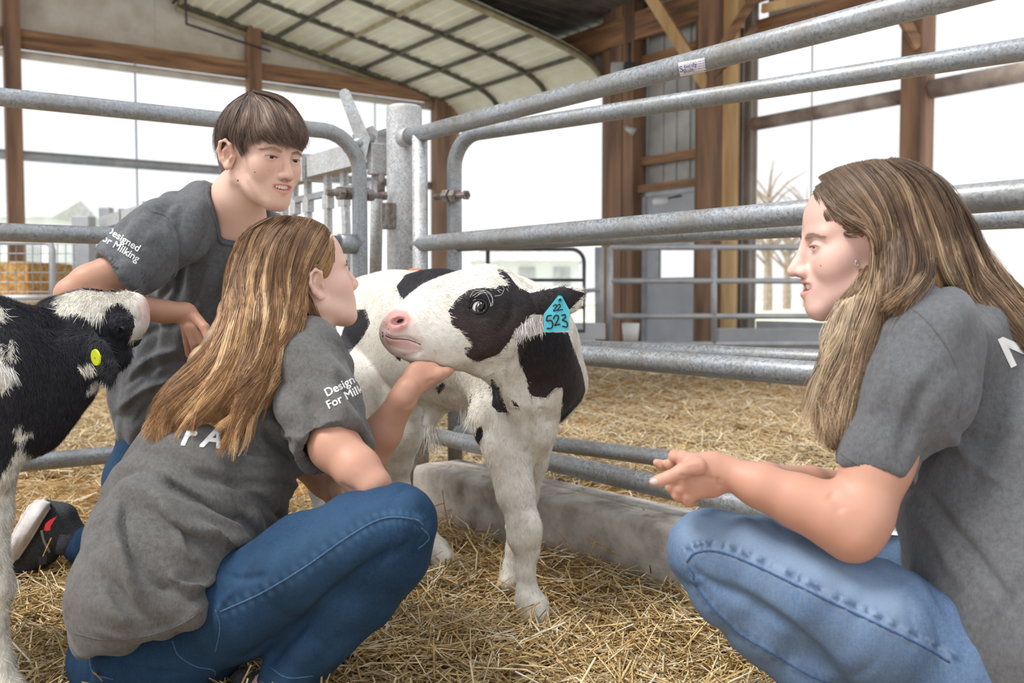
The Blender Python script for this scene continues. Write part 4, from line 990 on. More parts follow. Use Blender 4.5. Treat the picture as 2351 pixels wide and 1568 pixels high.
lid = [J(1080, 708, 1.870, 1), J(1085, 694, 1.868, 1), J(1098, 688, 1.868, 1), J(1112, 693, 1.869, 1), J(1117, 706, 1.870, 1), J(1110, 716, 1.869, 1), J(1098, 719, 1.868, 1), J(1085, 716, 1.869, 1), J(1080, 708, 1.870, 1)]
tube('eyelid', crv([p for p, _ in lid], 40)+np.array((0, .004, 0)), .0036, M['pupil'], calf, 8)
# lashes and stray brow hair
def curl(name, Ls, Y, parent, r=.0005, mt_=None):
    o = None; parts = []
    for L_ in Ls: parts.append(tube_vf(crv([P(a, b, Y) for a, b in L_], 16), r, 4, False))
    V_, F_ = join_vf(parts); return mk(name, V_, F_, mt_ or M['print'], parent, True)
curl('eyelash', [C6([(860, 318), (890, 270), (940, 258), (1000, 262)]), C6([(880, 312), (960, 268), (1010, 300), (1050, 400)]), C6([(900, 325), (970, 285), (1030, 290), (1062, 350), (1040, 400)]), C6([(930, 300), (990, 262), (1050, 300), (1066, 380), (1045, 405)]), C6([(1080, 312), (1140, 300), (1165, 250), (1150, 225)])], 1.862, calf, .0003)
curl('brow_hair', [C6([(500, 290), (480, 240), (510, 205), (560, 195)]), C6([(500, 290), (495, 240), (520, 210), (555, 230)]), C6([(500, 285), (510, 230), (540, 210), (560, 240)])], 1.92, calf, .0003)
# hooves
for c, r, nm in ((P(1228, 1408, 2.01), .031, 'hoof'), (P(1166, 1335, 2.24), .027, 'hoof'), (P(1024, 1292, 2.44), .031, 'hoof'), (P(792, 1312, 2.40), .03, 'hoof')):
    V_, F_ = join_vf([tube_vf([c+(dx, -.012, -.030), c+(dx, -.006, -.005), c+(dx, 0, .010)], [r*.62, r*.56, r*.40], 14) for dx in (-r*.46, r*.46)]); mk(nm, V_, F_, M['hoof'], calf, True)
# ear tag
tagp = C6([(1655, 305), (1685, 312), (1755, 440), (1752, 605), (1735, 625), (1545, 640), (1525, 630), (1525, 470)])
V_ = [P(a, b, 1.845) for a, b in tagp]; 
et = plate('ear_tag', tagp, 1.846, .0022, M['tag_blue'], calf); et['label'] = 'turquoise numbered ear tag'
for (a, b) in C6([(1668, 345)]):
    V_, F_ = tube_vf([P(a, b, 1.842), P(a, b, 1.90)], .0042, 16); mk('tag_button', V_, F_, M['tag_blue'], et, True); V_, F_ = tube_vf([P(a, b, 1.8405), P(a, b, 1.842)], .0028, 12); mk('pin', V_, F_, M['ink'], et)
def ink(Ls, Y, r, parent, name='lettering'):
    parts = []
    for L_ in Ls: c = crv([P(a, b, Y) for a, b in L_], 26); parts.append(tube_vf(c, r, 6))
    V_, F_ = join_vf(parts); return mk(name, V_, F_, M['ink'], parent, True)
ink([C6([(1592, 486), (1556, 492), (1550, 535), (1585, 530), (1604, 562), (1590, 600), (1548, 602)]), C6([(1610, 520), (1622, 490), (1650, 488), (1652, 520), (1622, 575), (1640, 570), (1670, 566)]), C6([(1680, 486), (1712, 480), (1715, 508), (1690, 528), (1732, 548), (1728, 590), (1690, 582)])], 1.845, .0015, et)
ink([C6([(1605, 405), (1628, 388), (1638, 405), (1610, 445), (1650, 435)]), C6([(1640, 405), (1660, 385), (1672, 405), (1645, 440), (1695, 432)])], 1.845, .0011, et)
o = tube('paint_mark', [P(922, 628, 2.60), P(945, 622, 2.57), P(968, 620, 2.54)], [.004, .007, .003], M['orange'], calf, 8)
# ---- black calf at the left edge
S2 = SDF(); K = SDF()
# head: tipped up, muzzle right
K.chain([J(150, 745, 1.80, 68), J(205, 742, 1.82, 72), J(255, 740, 1.84, 62), J(292, 728, 1.86, 46), J(305, 712, 1.88, 34)], .02, ((0, 1, 0), .8))
K.chain([J(108, 722, 1.80, 30), J(180, 712, 1.83, 36), J(270, 702, 1.87, 30), J(308, 706, 1.89, 26)], .015)
K.chain([J(306, 700, 1.885, 26), J(314, 735, 1.885, 22), J(300, 775, 1.88, 24)], .012)
K.ell(P(284, 748, 1.80), (.026, .018, .022), None, .012)
K.chain([J(255, 790, 1.82, 52), J(268, 815, 1.82, 34)], .02, ((0, 1, 0), .6))
# ear hanging towards the viewer with the yellow button
K.chain([J(190, 785, 1.76, 34), J(222, 820, 1.73, 40), J(248, 850, 1.72, 24), J(254, 876, 1.72, 7)], .012, ((.1, 1, 0), .3))
for o_ in K.ops: S2.ops.append(o_)
S2.chain([J(150, 790, 1.78, 82), J(110, 850, 1.74, 110), J(30, 900, 1.70, 148), J(-70, 900, 1.66, 180)], .03, ((0, 1, 0), .7))
S2.chain([J(-70, 880, 1.66, 190), J(-260, 900, 1.62, 210), J(-520, 900, 1.60, 205)], .03, ((0, 1, 0), .8))
S2.chain([J(60, 760, 1.72, 60), J(-10, 735, 1.68, 44), J(-90, 730, 1.66, 50)], .03)
S2.chain([J(0, 1000, 1.64, 70), J(-30, 1080, 1.62, 60)], .03)
S2.chain([J(-40, 1040, 1.66, 80), J(-30, 1180, 1.63, 52), J(-28, 1290, 1.60, 42), J(-12, 1350, 1.60, 40), J(-14, 1420, 1.59, 26), J(0, 1520, 1.58, 27), J(16, 1590, 1.57, 36), J(20, 1640, 1.56, 36)], .015)
S2.chain([J(-110, 1040, 1.8, 80), J(-130, 1180, 1.86, 46), J(-130, 1290, 1.88, 36), J(-128, 1340, 1.88, 22), J(-120, 1440, 1.88, 30)], .015)
S2.chain([J(-560, 1000, 1.6, 130), J(-600, 1130, 1.62, 70), J(-640, 1240, 1.64, 40), J(-620, 1350, 1.62, 30), J(-600, 1560, 1.58, 34)], .02)
kl, kh = K.bounds(.01)
V, F = S2.mesh(.006, [(kl-.01, kh+.01, .0036)]); V = relax(V, F, 1); px = to_px(V)
V = folds(V, F, [([(262, 742), (276, 730), (296, 738)], 5, .003), ([(268, 760), (284, 766), (300, 756)], 5, -.003), ([(85, 748), (130, 750), (170, 760)], 8, -.004), ([(318, 700), (326, 725), (316, 745)], 4, -.003)])
def C1(p): return C2(p, 3.408, 0, 640)
wp_ = [C1([(430, 170), (500, 120), (640, 85), (900, 110), (960, 95), (1150, 90), (1200, 250), (1180, 420), (1090, 480), (1020, 480), (1055, 370), (1040, 290), (1000, 220), (940, 185), (860, 205), (800, 290), (745, 325), (690, 290), (640, 262), (560, 265), (490, 285), (430, 262), (470, 200)]),
 C1([(-900, 350), (-40, 460), (10, 520), (60, 640), (120, 680), (110, 740), (60, 850), (20, 870), (-60, 820), (-300, 900), (-800, 700)]), C1([(75, 480), (100, 450), (118, 560), (120, 620), (90, 600), (70, 530)]), C1([(615, 690), (680, 665), (735, 700), (720, 725), (650, 712)]),
 C1([(120, 1150), (170, 1130), (210, 1190), (270, 1140), (262, 1185), (200, 1260), (150, 1270), (120, 1200)]), C1([(-20, 190), (30, 230), (25, 310), (-30, 360), (-200, 300)]), C1([(680, 850), (740, 800), (800, 780), (810, 820), (760, 850), (700, 880)]),
 C1([(150, 1280), (120, 1350), (40, 1500), (-80, 1600), (-300, 1700), (-300, 3500), (500, 3500), (400, 1500), (200, 1330)])]
fld = np.min([poly_sd(px, q) for q in wp_], axis=0); patch = np.clip(.5+fld/12, 0, 1)
pink = np.clip(.5-np.hypot((px[:, 0]-332)/1., (px[:, 1]-715)/1.7)/30+.35, 0, .6)
attr = np.stack([patch, pink, np.zeros(len(V))], 1)
calf2 = empty('calf', (P(0, 1500, 1.65)[0], 1.7, 0), 'mostly black calf at the left edge with white forehead and round yellow ear button', 'calf')
mk('body', V, F, M['coat'], calf2, True, attrs={'patch': attr}); TC = bvh(V, F)
def flow2(p):
    q = to_px(p); f = np.tile(np.array([-.35, 0, -1.]), (len(p), 1)); hd = (q[:, 0] > 120) & (q[:, 1] < 770); f[hd] = (-.8, -.2, -.5); top = (q[:, 1] < 730) & (q[:, 0] > 90); f[top] = (-.3, -.3, -1); return f
fur('coat_hair', V, F, 70000, attr, calf2, 8, flow2, (.010, .022), .0010, .22, lambda c: (to_px(c)[:, 0] > -160)*(np.hypot(to_px(c)[:, 0]-287, to_px(c)[:, 1]-749) > 9)*np.where(to_px(c)[:, 0] > 306, .06, 1.))
long_tuft('forehead_tuft', C1([(470, 220), (520, 240), (600, 230), (690, 250), (745, 290), (800, 240)]), calf2, 9, 420, .032, .0013, (.82, .79, .72), (-.35, -.15, -1))
long_tuft('neck_tuft', C1([(-20, 640), (40, 700), (90, 690)]), calf2, 10, 160, .030, .0010, (.80, .78, .74), (.25, -.1, -1))
long_tuft('ear_tuft', C1([(620, 680), (680, 665), (720, 690)]), calf2, 12, 90, .02, .0011, (.80, .72, .64), (.2, -.1, -1))
eyeball(calf2, P(284, 750, 1.795), .0135, (.45, -.85, .25), M['pupil'], M['calfiris'], .5, .3)
c = P(218, 821, 1.700); R_ = P(218, 821, 1.71)
c = P(218, 821, 1.682); bn = nrm((.62, .78, .1)); V_, F_ = tube_vf([c, c+bn*.003], [.0140, .0146], 28); yt = mk('ear_button', V_, F_, M['tag_yellow'], calf2); yt['label'] = 'round yellow ear button'
V_, F_ = tube_vf([c-bn*.001, c], .0015, 8); mk('pin', V_, F_, M['wire'], yt)
V_, F_ = tube_vf([c+bn*.003, c+np.array((-.004, .03, 0))], .003, 8); mk('stem', V_, F_, M['tag_yellow'], yt)
c = P(18, 1640, 1.56)
V_, F_ = join_vf([tube_vf([c+(dx, -.012, -.03), c+(dx, 0, .012)], [.019, .014], 14) for dx in (-.014, .014)]); mk('hoof', V_, F_, M['hoof'], calf2, True)
# ================================================================ people
def frame(fwd, pitch, roll=0):
    """columns: forward, left, up of a head facing fwd (xy), pitched down by pitch"""
    f = nrm((fwd[0], fwd[1], 0)); l = np.array((-f[1], f[0], 0)); u = np.array((0, 0, 1.))
    f2 = f*math.cos(pitch)-u*math.sin(pitch); u2 = u*math.cos(pitch)+f*math.sin(pitch)
    l3 = l*math.cos(roll)+u2*math.sin(roll); u3 = u2*math.cos(roll)-l*math.sin(roll); return np.stack([f2, l3, u3], 1)
class Head:
    lipk = .5
    def __init__(s, S, O, R, k=1., mouth=.5, fem=0., eye=.5, child=0., nose=1., smile=0.):
        s.O, s.R, s.k = np.asarray(O), R, k; g = s.g
        def E(c, r, kk=.012, sub=False, rot=None):
            RR = R if rot is None else R@rot
            S.ell(g(c), np.array(r)*k, RR, kk*k, sub)
        def Cn(a, b, ra, rb, kk=.01, sub=False, flat=None): S.cone(g(a), g(b), ra*k, rb*k, kk*k, sub, (R@np.array(flat[0], float), flat[1]) if flat else None)
        E((-.014, 0, .043), (.094, .074, .084)); E((.036, 0, .052), (.046, .060, .058), .02)
        E((.040, 0, -.015), (.046, .054, .062), .02)
        for q in (-1, 1):
            Cn((-.002, q*.052, -.048), (.070, q*.016, -.088), .0165-.002*fem, .0135, .038)
            E((.050, q*.042, -.008+.004*smile), (.026, .021, .022), .018)
            E((.060, q*.033, -.030+.006*smile), (.020, .018+.004*smile, .019), .018)
            Cn((.076, q*.014, .036), (.064, q*.046, .035), .0085-.002*fem, .008, .014)
            E((.0885, q*.030, .0175), (.012, .0165, .0115), .012, True)
        E((.035, 0, -.062), (.042, .044, .030), .025)
        Cn((.072, -.009, -.090), (.072, .009, -.090), .0155, .0155, .016)
        E((.076, 0, -.050), (.0185, .030, .026), .014)
        Cn((.084, 0, .026), (.1015*1, 0, -.012), .0065, .0075, .012); Cn((.098, 0, -.010), (.1075*nose, 0, -.020), .0085, .0092, .008)
        for q in (-1, 1):
            E((.0935, q*.0120, -.0235), (.0115, .0078, .0085), .006)
            E((.0965, q*.0068, -.0320), (.0060, .0034, .0050), .003, True)
        # lips
        op = .0035+.0075*mouth; zc = -.0525; wd = .0240+.006*smile; up = .006*smile
        for q in (-1, 1):
            Cn((.0945, q*.004, zc+op+.0015), (.081-.008*smile, q*wd, zc+.002+up), .0046, .0022, .005)
            Cn((.0925, 0, zc-op-.0015), (.080-.008*smile, q*wd, zc+up), .0056, .0022, .006)
        E((.100-.004*smile, 0, zc+.35*up), (.022+.003*smile, wd*.86, op*.80), .003, True); s.sm = smile
        s.zc, s.op, s.wd, s.up = zc, op, wd, up
        # eyelids
        for q in (-1, 1):
            E((.0685, q*.031, .0165), (.0145, .0155, .0135), .005)
            a = .14*q
            ro = np.array([[math.cos(a), -math.sin(a), 0], [math.sin(a), math.cos(a), 0], [0, 0, 1]])
            E((.0845, q*.0325, .0155), (.0085, .0125, .0012+.0050*eye), .0015, True, ro)
            Cn((.083, q*.020, .0165+.0062*eye+.002), (.074, q*.046, .0155+.0015), .0016, .0014, .004)
        # ears
        for q in (-1, 1):
            T = lambda a, b, z: (a-.004, q*(.0715+b), z)
            S.ell(g(T(-.006, .004, .004)), np.array((.018, .0055, .029))*k, R@np.array([[math.cos(.35), -q*math.sin(.35)*-1, 0], [-q*math.sin(.35), math.cos(.35), 0], [0, 0, 1]]), .006*k)
            rim = [(.006, .004, .012), (.004, .010, .026), (-.008, .015, .034), (-.021, .018, .028), (-.025, .018, .010), (-.018, .014, -.010), (-.006, .008, -.024), (.003, .004, -.024)]
            for a, b in zip(rim[:-1], rim[1:]): Cn(T(*a), T(*b), .0042, .0042, .004)
            anti = [(-.005, .009, .022), (-.014, .0125, .012), (-.011, .010, -.006), (-.002, .007, -.012)]
            for a, b in zip(anti[:-1], anti[1:]): Cn(T(*a), T(*b), .0028, .0028, .004)
            E(T(-.002, .010, .002), (.009, .006, .011), .004, True); E(T(-.012, .014, .027), (.008, .004, .0045), .003, True)
            E(T(.005, .006, -.003), (.0045, .004, .006), .003); E(T(-.002, .008, -.024), (.007, .0045, .008), .004)
        s.eye = eye
    def g(s, c):
        c = np.array(c, float); c[2] = c[2]*(.87 if c[2] < 0 else .97)
        return s.O+s.R@(c*s.k)
    def loc(s, V): return (V-s.O)@s.R/s.k
    def bounds(s): r = .135*s.k; return s.O-r, s.O+r
    def masks(s, V, blush=.35):
        L = s.loc(V); x, y, z = L.T; z = np.where(z < 0, z/.87, z/.97); zc, op, wd, up = s.zc, s.op, s.wd, s.up
        mid = zc+up*(y/wd)**2
        lip = np.exp(-((z-mid-op*(1-(y/wd)**2).clip(0, 1))/.0040)**4)+np.exp(-((z-mid+op*(1-(y/wd)**2).clip(0, 1)+.002)/.0052)**4)
        lip = np.clip(lip, 0, 1)*(x > .072)*np.clip((1.02-np.abs(y)/wd)*8, 0, 1)*(np.abs(y) < wd*1.05)*s.lipk
        bl = blush*np.exp(-((np.abs(y)-.040)/.020)**2-((z+.02)/.022)**2)*(x > .02)+.6*blush*np.exp(-(y/.014)**2-((z+.018)/.012)**2)*(x > .09)+1.0*blush*np.exp(-((x+.010)/.025)**2-((z-.004)/.035)**2)*(np.abs(y) > .074)
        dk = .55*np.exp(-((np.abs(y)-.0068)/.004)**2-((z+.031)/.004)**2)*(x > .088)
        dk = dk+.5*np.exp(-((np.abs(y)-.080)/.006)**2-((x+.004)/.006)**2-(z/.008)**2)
        inside = ((x-.080)/.010 > 0)*np.exp(-((z-mid)/(op*.8))**4)*(np.abs(y) < wd*.78)*(s.op > .004)
        arm = .75*np.clip((np.linalg.norm(L*np.array((1, 1, .9)), axis=1)-.16)/.06, 0, 1); bl = bl*.6+arm
        return np.stack([np.clip(lip+inside*.2, 0, 1), np.clip(bl, 0, 1), np.clip(dk, 0, 1)], 1)
    def extras(s, par, look=(1, 0, 0), brow=(.10, .07, .05), hairtint=None, bt=1.):
        for q in (-1, 1):
            eyeball(par, s.g((.0685, q*.031, .0165)), .0123*s.k, s.R@nrm(np.array(look)), M['eyewhite'], M['iris'], .50, .24)
            # lashes
            pts = []; rg = np.random.default_rng(3)
            for i in range(26):
                u = i/25; a = np.array((.0835-.0085*abs(u*1.0)**1.6, q*(.0205+.0245*u), .0160+.0056*s.eye*math.sin(math.pi*min(u*1.05, 1))**.8)); d = nrm((1, q*(.9*u-.2), .15))*.0075
                pts.append([s.g(a+d*t+np.array((0, 0, .0022))*t*t) for t in np.linspace(0, 1, 4)])
            pts = np.array(pts); nv = np.tile(s.R[:, 2], (26, 4, 1)); ribbons('eyelash', pts, .0008*np.array((1, .9, .6, .2))*s.k, nv, np.tile(np.array((.03, .02, .015)), (26, 1)), M['hair'], par, True)
            ln = [s.g((.0838-.009*u**1.5, q*(.0200+.0250*u), .0163+.0058*s.eye*math.sin(math.pi*min(u*1.05, 1))**.8)) for u in np.linspace(0, 1, 12)]
            tube('lash_line', ln, .0010*s.k, M['mouth'], par, 5)
            pts = []
            for i in range(int(330*bt)):
                u = rg.random(); a = np.array((.0865-.0175*u**2.1+.001, q*(.012+.042*u), .0300+.0045*math.sin(math.pi*min(u*1.15, 1))-.001*u+rg.normal(0, .0014*(1-.5*u)))); d = nrm((-.25-.4*u, q*(.8), .42-.6*u))*.0085
                pts.append([s.g(a+d*t+np.array((.0006, 0, 0))) for t in (0, .33, .66, 1)])
            pts = np.array(pts); nv = np.tile(s.R[:, 0], (len(pts), 4, 1)); ribbons('eyebrow', pts, .0008*np.array((1, 1, .8, .2))*s.k, nv, np.tile(np.array(brow), (len(pts), 1))*rg.uniform(.7, 1.3, (len(pts), 1)), M['hair'], par, True)
    def teeth(s, par):
        z0 = s.zc+s.op*.75
        for i in range(-4, 5):
            a = i*.0072 if False else i*.0062; x = .0862-.0070*s.sm*(abs(a)/.025)**2-.55*abs(a)**1.5*2.4; w_ = .0030 if abs(i) < 2 else .0027
            V, F = sphere_vf(s.g((x, a, z0-.0030+s.up*(a/s.wd)**2)), 1, s.R@np.diag((.0035*s.k, w_*1.3*s.k, .0058*s.k)), 10); mk('tooth', V, F, M['teeth'], par, True)
        V, F = sphere_vf(s.g((.066, 0, s.zc)), 1, s.R@np.diag((.014*s.k, .019*s.k, (s.op*1.0)*s.k)), 12); mk('mouth', V, F, M['mouth'], par, True)
def smp(S, h, fine, it=1):
    V, F = S.mesh(h, fine); return relax(V, F, it, .4), F
def blank(n): return np.zeros((n, 3))
def fingers(S, chains, k=.0035):
    for c in chains: S.chain([J(*q) for q in c], k)
HT = {}
# ---------------------------------------------------------------- boy
boy = empty('person', (P(400, 1100, 2.3)[0], 2.3, 0), 'boy with short brown hair leaning on his arm behind the black calf, grey t-shirt', 'person')
BS = SDF(); RB = frame((math.cos(math.radians(40)), -math.sin(math.radians(40))), .20, -.03)
HB = Head(BS, P(599, 372, 2.10), RB, .98, mouth=.5, fem=.2, eye=.42, smile=.6)
BS.chain([(HB.g((-.020, 0, -.035)), .052), J(545, 455, 2.13, 55), J(520, 520, 2.17, 66)], .025)
BS.chain([J(480, 520, 2.19, 44), J(580, 520, 2.21, 44)], .03); BS.chain([J(548, 470, 2.14, 44), J(560, 520, 2.16, 52)], .03)
BS.chain([J(520, 560, 2.2, 88), J(455, 720, 2.27, 95), J(390, 900, 2.32, 95), J(360, 1040, 2.32, 78)], .03, ((0, 1, 0), .75))
BS.chain([J(420, 520, 2.08, 58), J(290, 615, 2.0, 46), J(205, 650, 1.97, 41), J(165, 676, 1.96, 38)], .012)
BS.chain([J(166, 678, 1.96, 38), J(230, 685, 1.97, 36), J(300, 703, 2.0, 31), J(380, 716, 2.02, 25), J(425, 718, 2.03, 23)], .010)
BS.chain([J(428, 722, 2.03, 24), J(448, 748, 2.03, 26)], .012, ((0, 1, 0), .6))
fingers(BS, [[(434, 752, 2.02, 12), (446, 790, 2.02, 10), (452, 822, 2.03, 9), (450, 845, 2.05, 8)], [(450, 752, 2.02, 12), (466, 786, 2.02, 10), (474, 815, 2.03, 9), (474, 838, 2.05, 8)], [(464, 750, 2.03, 11), (482, 780, 2.04, 9), (490, 806, 2.05, 8)], [(425, 748, 2.03, 11), (430, 785, 2.04, 9), (434, 815, 2.05, 8)], [(450, 730, 2.02, 13), (470, 752, 2.0, 11), (478, 778, 1.99, 9)]])
# far arm hidden along the body
BS.chain([J(600, 540, 2.30, 42), J(605, 700, 2.45, 38), J(560, 800, 2.40, 32)], .012)
lo, hi = HB.bounds()
V, F = smp(BS, .0055, [(lo, hi, .0021), (P(420, 860, 1.95), P(500, 730, 2.1), .003)]); V = relax(V, F, 1, .3)
V = folds(V, F, [([(540, 420), (560, 450), (580, 480)], 6, -.003), ([(562, 395), (590, 440), (605, 470)], 7, .003), ([(225, 668), (262, 662), (290, 680)], 5, -.003)])
mk('body', V, F, M['skin_boy'], boy, True, attrs={'lip': HB.masks(V, .5)})
HB.extras(boy, (1, .05, -.03), (.32, .215, .16), bt=.42); HB.teeth(boy)
bB = bvh(V, F)
for (a, b, r) in ((546, 414, .0021), (585, 395, .0014), (609, 334, .0012), (616, 391, .001), (623, 452, .0009)):
    h, n = hit(bB, a, b)
    if h: V_, F_ = sphere_vf(h, r, None, 8); mk('mole', V_, F_, M['bale'] if r < .0013 else M['hair_brown'], boy, True)
# shirt
T_ = SDF()
T_.chain([J(470, 500, 2.17, 62), J(570, 515, 2.22, 58)], .03, ((0, 1, 0), .8))
T_.chain([J(505, 462, 2.15, 34), J(440, 485, 2.12, 42), J(395, 520, 2.10, 50)], .03)
T_.chain([J(530, 565, 2.2, 116), J(470, 700, 2.26, 126), J(400, 840, 2.30, 128), J(380, 930, 2.32, 122), J(372, 985, 2.32, 92)], .03, ((0, 1, 0), .78))
SL = SDF().chain([J(425, 520, 2.09, 74), J(350, 570, 2.04, 72), J(262, 628, 1.99, 68), J(215, 660, 1.98, 68)], .014)
SL.plane(P(266, 628, 1.99), P(200, 672, 1.97)-P(300, 600, 2.02), .002)
SL.chain([J(290, 615, 2.0, 56), J(205, 660, 1.97, 53)], .003, None, True); T_.add(SL, .025)
T_.cone(P(600, 535, 2.28), P(615, 650, 2.38), .052, .050, .02)
T_.ell(P(552, 432, 2.11), (.060, .070, .052), None, .012, True)
V, F = smp(T_, .0046, [])
fl = [([(400, 500), (420, 560), (415, 640), (400, 700)], 9, -.008), ([(485, 560), (475, 650), (450, 740)], 14, .010), ([(520, 580), (505, 680), (470, 780)], 8, -.008), ([(560, 560), (545, 640), (530, 720)], 10, .008), ([(352, 470), (385, 500), (408, 560)], 5, -.004),
      ([(330, 700), (360, 690), (400, 650)], 8, -.008), ([(275, 900), (320, 860), (400, 830), (450, 840)], 8, -.007), ([(270, 940), (330, 895), (400, 870)], 9, .010), ([(300, 985), (340, 930), (400, 905)], 7, -.006), ([(310, 850), (350, 820), (420, 800)], 8, .009), ([(330, 1000), (360, 960), (420, 920)], 9, .010), ([(300, 800), (350, 760), (430, 740)], 8, -.004),
      ([(250, 600), (290, 590), (340, 610)], 8, -.004), ([(320, 560), (350, 600), (340, 650)], 8, .004)]
V = drape(V, F, (-.25, .1, -1), .019, .060, 3.1); V = folds(V, F, fl); tee = mk('t_shirt', V, F, M['tee'], boy, True); bT = bvh(V, F)
rp_ = rim_path((556, 452), np.radians(np.arange(205, -12, -7)), bT, bB)
rp_ = [(552+(x-552)*1.07, 440+(y-440)*1.07) for x, y in rp_]
px_tube('collar', bT, rp_, .0062, M['tee_dark'], tee, 60, -.002, 8)
px_tube('sleeve_hem', bT, [(222, 588), (262, 622), (312, 662)], .0012, M['tee_dark'], tee, 20, .000, 6)
px_tube('shoulder_seam', bT, [(345, 485), (385, 500), (410, 545), (412, 600)], .0011, M['tee_dark'], tee, 24, .000, 6)
a0 = math.radians(32)
text_px('lettering', 'Designed', (240, 531), a0, 24, bT, M['print'], tee, .0007, .035); text_px('lettering', 'For Milking', (222, 545), a0, 24, bT, M['print'], tee, .0007, .035)
# jeans and running shoe
JN = SDF(); JN.chain([J(372, 1000, 2.33, 96), J(340, 1120, 2.32, 90)], .03); JN.chain([J(370, 1090, 2.32, 92), J(470, 1180, 2.25, 80), J(560, 1300, 2.28, 62)], .03)
JN.chain([J(330, 1100, 2.36, 90), J(400, 1250, 2.28, 70), J(430, 1330, 2.28, 56)], .03); JN.chain([J(430, 1330, 2.28, 54), J(320, 1300, 2.34, 50), J(225, 1262, 2.38, 44), J(190, 1252, 2.38, 45)], .02)
JN.chain([J(560, 1300, 2.28, 58), J(500, 1340, 2.4, 45)], .02)
V, F = smp(JN, .007, []); V = folds(V, F, [([(180, 1215), (172, 1250), (180, 1290)], 4, .004), ([(205, 1215), (198, 1255), (205, 1300)], 5, -.003)])
mk('jeans', V, F, M['denim_dark'], boy, True, attrs={'fade': blank(len(V))})
SH = SDF(); SH.chain([J(130, 1205, 2.38, 48), J(90, 1250, 2.38, 50), J(52, 1295, 2.38, 40), J(30, 1320, 2.38, 28)], .012, ((0, 1, 0), .8)); SH.cone(P(135, 1205, 2.38), P(170, 1240, 2.38), .045, .040, .015)
SH.chain([J(96, 1165, 2.38, 20), J(150, 1180, 2.38, 24)], .012)
V, F = smp(SH, .005, []); shoe = mk('shoe', V, F, M['shoe_black'], boy, True); shoe['label'] = 'black knit running shoe with red tick'; bS_ = bvh(V, F)
sol = [(70, 1152), (92, 1143), (110, 1147), (122, 1160), (104, 1185), (72, 1240), (38, 1290), (14, 1302), (8, 1285), (10, 1262), (40, 1200)]
o = plate('sole', sol, 2.318, .10, M['sole'], shoe)
bmx = bmesh.new(); bmx.from_mesh(o.data); bmesh.ops.bevel(bmx, geom=[e for e in bmx.edges], offset=.008, segments=3, affect='EDGES'); bmx.to_mesh(o.data); bmx.free()
for p in o.data.polygons: p.use_smooth = True
sw = [(104, 1188), (112, 1200), (121, 1191), (131, 1184), (120, 1200), (110, 1213), (103, 1216), (99, 1207)]
plate('swoosh', C2([(165, 990), (170, 975), (185, 962), (212, 948), (200, 966), (188, 985), (186, 1000), (172, 1003), (164, 1000)], 1.62, 0, 600), 2.262, .003, M['red'], shoe)
px_tube('collar_line', bS_, C2([(155, 1000), (165, 1040), (185, 1080)], 1.62, 0, 600), .004, M['wire'], shoe, 12)
plate('heel_mark', C2([(140, 1100), (175, 1095), (172, 1125), (145, 1130)], 1.62, 0, 600), 2.262, .003, M['ink'], shoe)
V_, F_ = tube_vf([P(140, 1235, 2.37), P(185, 1245, 2.38)], [.040, .040], 16); mk('sock', V_, F_, M['shoe_black'], boy, True)
# hair
HM = SDF(); k = 1.0; g = HB.g
HM.ell(g((-.016, 0, .048)), (.103, .083, .092), RB, .02); HM.ell(g((.050, .010, .072)), (.046, .060, .040), RB, .02); HM.ell(g((-.060, 0, .0)), (.045, .060, .062), RB, .02)
HM.ell(g((.074, -.004, .066)), (.022, .054, .028), RB, .012); HM.ell(g((.004, -.071, .028)), (.026, .010, .026), RB, .01)
HM.cone(g((.020, -.070, .02)), g((.018, -.069, -.004)), .009, .004, .008)
HM.carve(BS, -.003, .003)
HM.ell(g((.093, .0, .0)), (.050, .075, .0475), RB, .006, True); HM.ell(g((.060, -.066, .010)), (.038, .030, .050), RB, .006, True)
HM.ell(g((-.004, -.082, -.004)), (.030, .030, .042), RB, .004, True)
V, F = smp(HM, .0036, []); hb = mk('hair', V, F, M['hair_brown'], boy, True); hb['label'] = 'short brown hair'; tb = bvh(V, F)
gd_ = [[(572, 214), (535, 238), (506, 280), (500, 330), (520, 372)], [(573, 213), (548, 243), (524, 285), (518, 325), (535, 360)], [(574, 213), (560, 250), (546, 295), (542, 335), (556, 368)], [(575, 213), (574, 250), (570, 285), (562, 315), (556, 340)],
       [(576, 212), (592, 245), (600, 278), (612, 302), (640, 322)], [(577, 211), (612, 238), (632, 272), (645, 305), (668, 335)], [(578, 210), (630, 230), (660, 268), (672, 305), (684, 342)], [(580, 208), (648, 222), (684, 262), (698, 302), (697, 344)]]
def do_hair(name, gd, n, tree, seed, cols, par, wid, tip=.25, root=None, hl=None, rc=None, **kw):
    Pt, Nm, cid = hair_sheet(gd, n, tree, seed, **kw); rg = np.random.default_rng(seed+50); m = Pt.shape[1]; cc = (rg.random(cid.max()+1)[cid]*.62+rg.random(len(Pt))*.38)**1.35
    cols = np.array(cols); x = cc*(len(cols)-1); i = np.minimum(x.astype(int), len(cols)-2); f = (x-i)[:, None]; c = cols[i]*(1-f)+cols[i+1]*f
    t = np.linspace(0, 1, m)[None, :, None]; tt = c[:, None, :]*np.ones((1, m, 1))
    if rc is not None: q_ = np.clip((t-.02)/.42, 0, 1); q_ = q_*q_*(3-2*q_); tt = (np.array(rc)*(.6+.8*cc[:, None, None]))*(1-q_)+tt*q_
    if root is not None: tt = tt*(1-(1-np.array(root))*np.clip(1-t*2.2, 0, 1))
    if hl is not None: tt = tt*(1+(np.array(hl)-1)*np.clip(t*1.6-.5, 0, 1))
    o = ribbons(name, Pt, wid*np.interp(np.linspace(0, 1, m), (0, .7, 1), (1, .85, tip)), Nm, np.clip(tt, 0, .95), M['hair'], par, True); return o
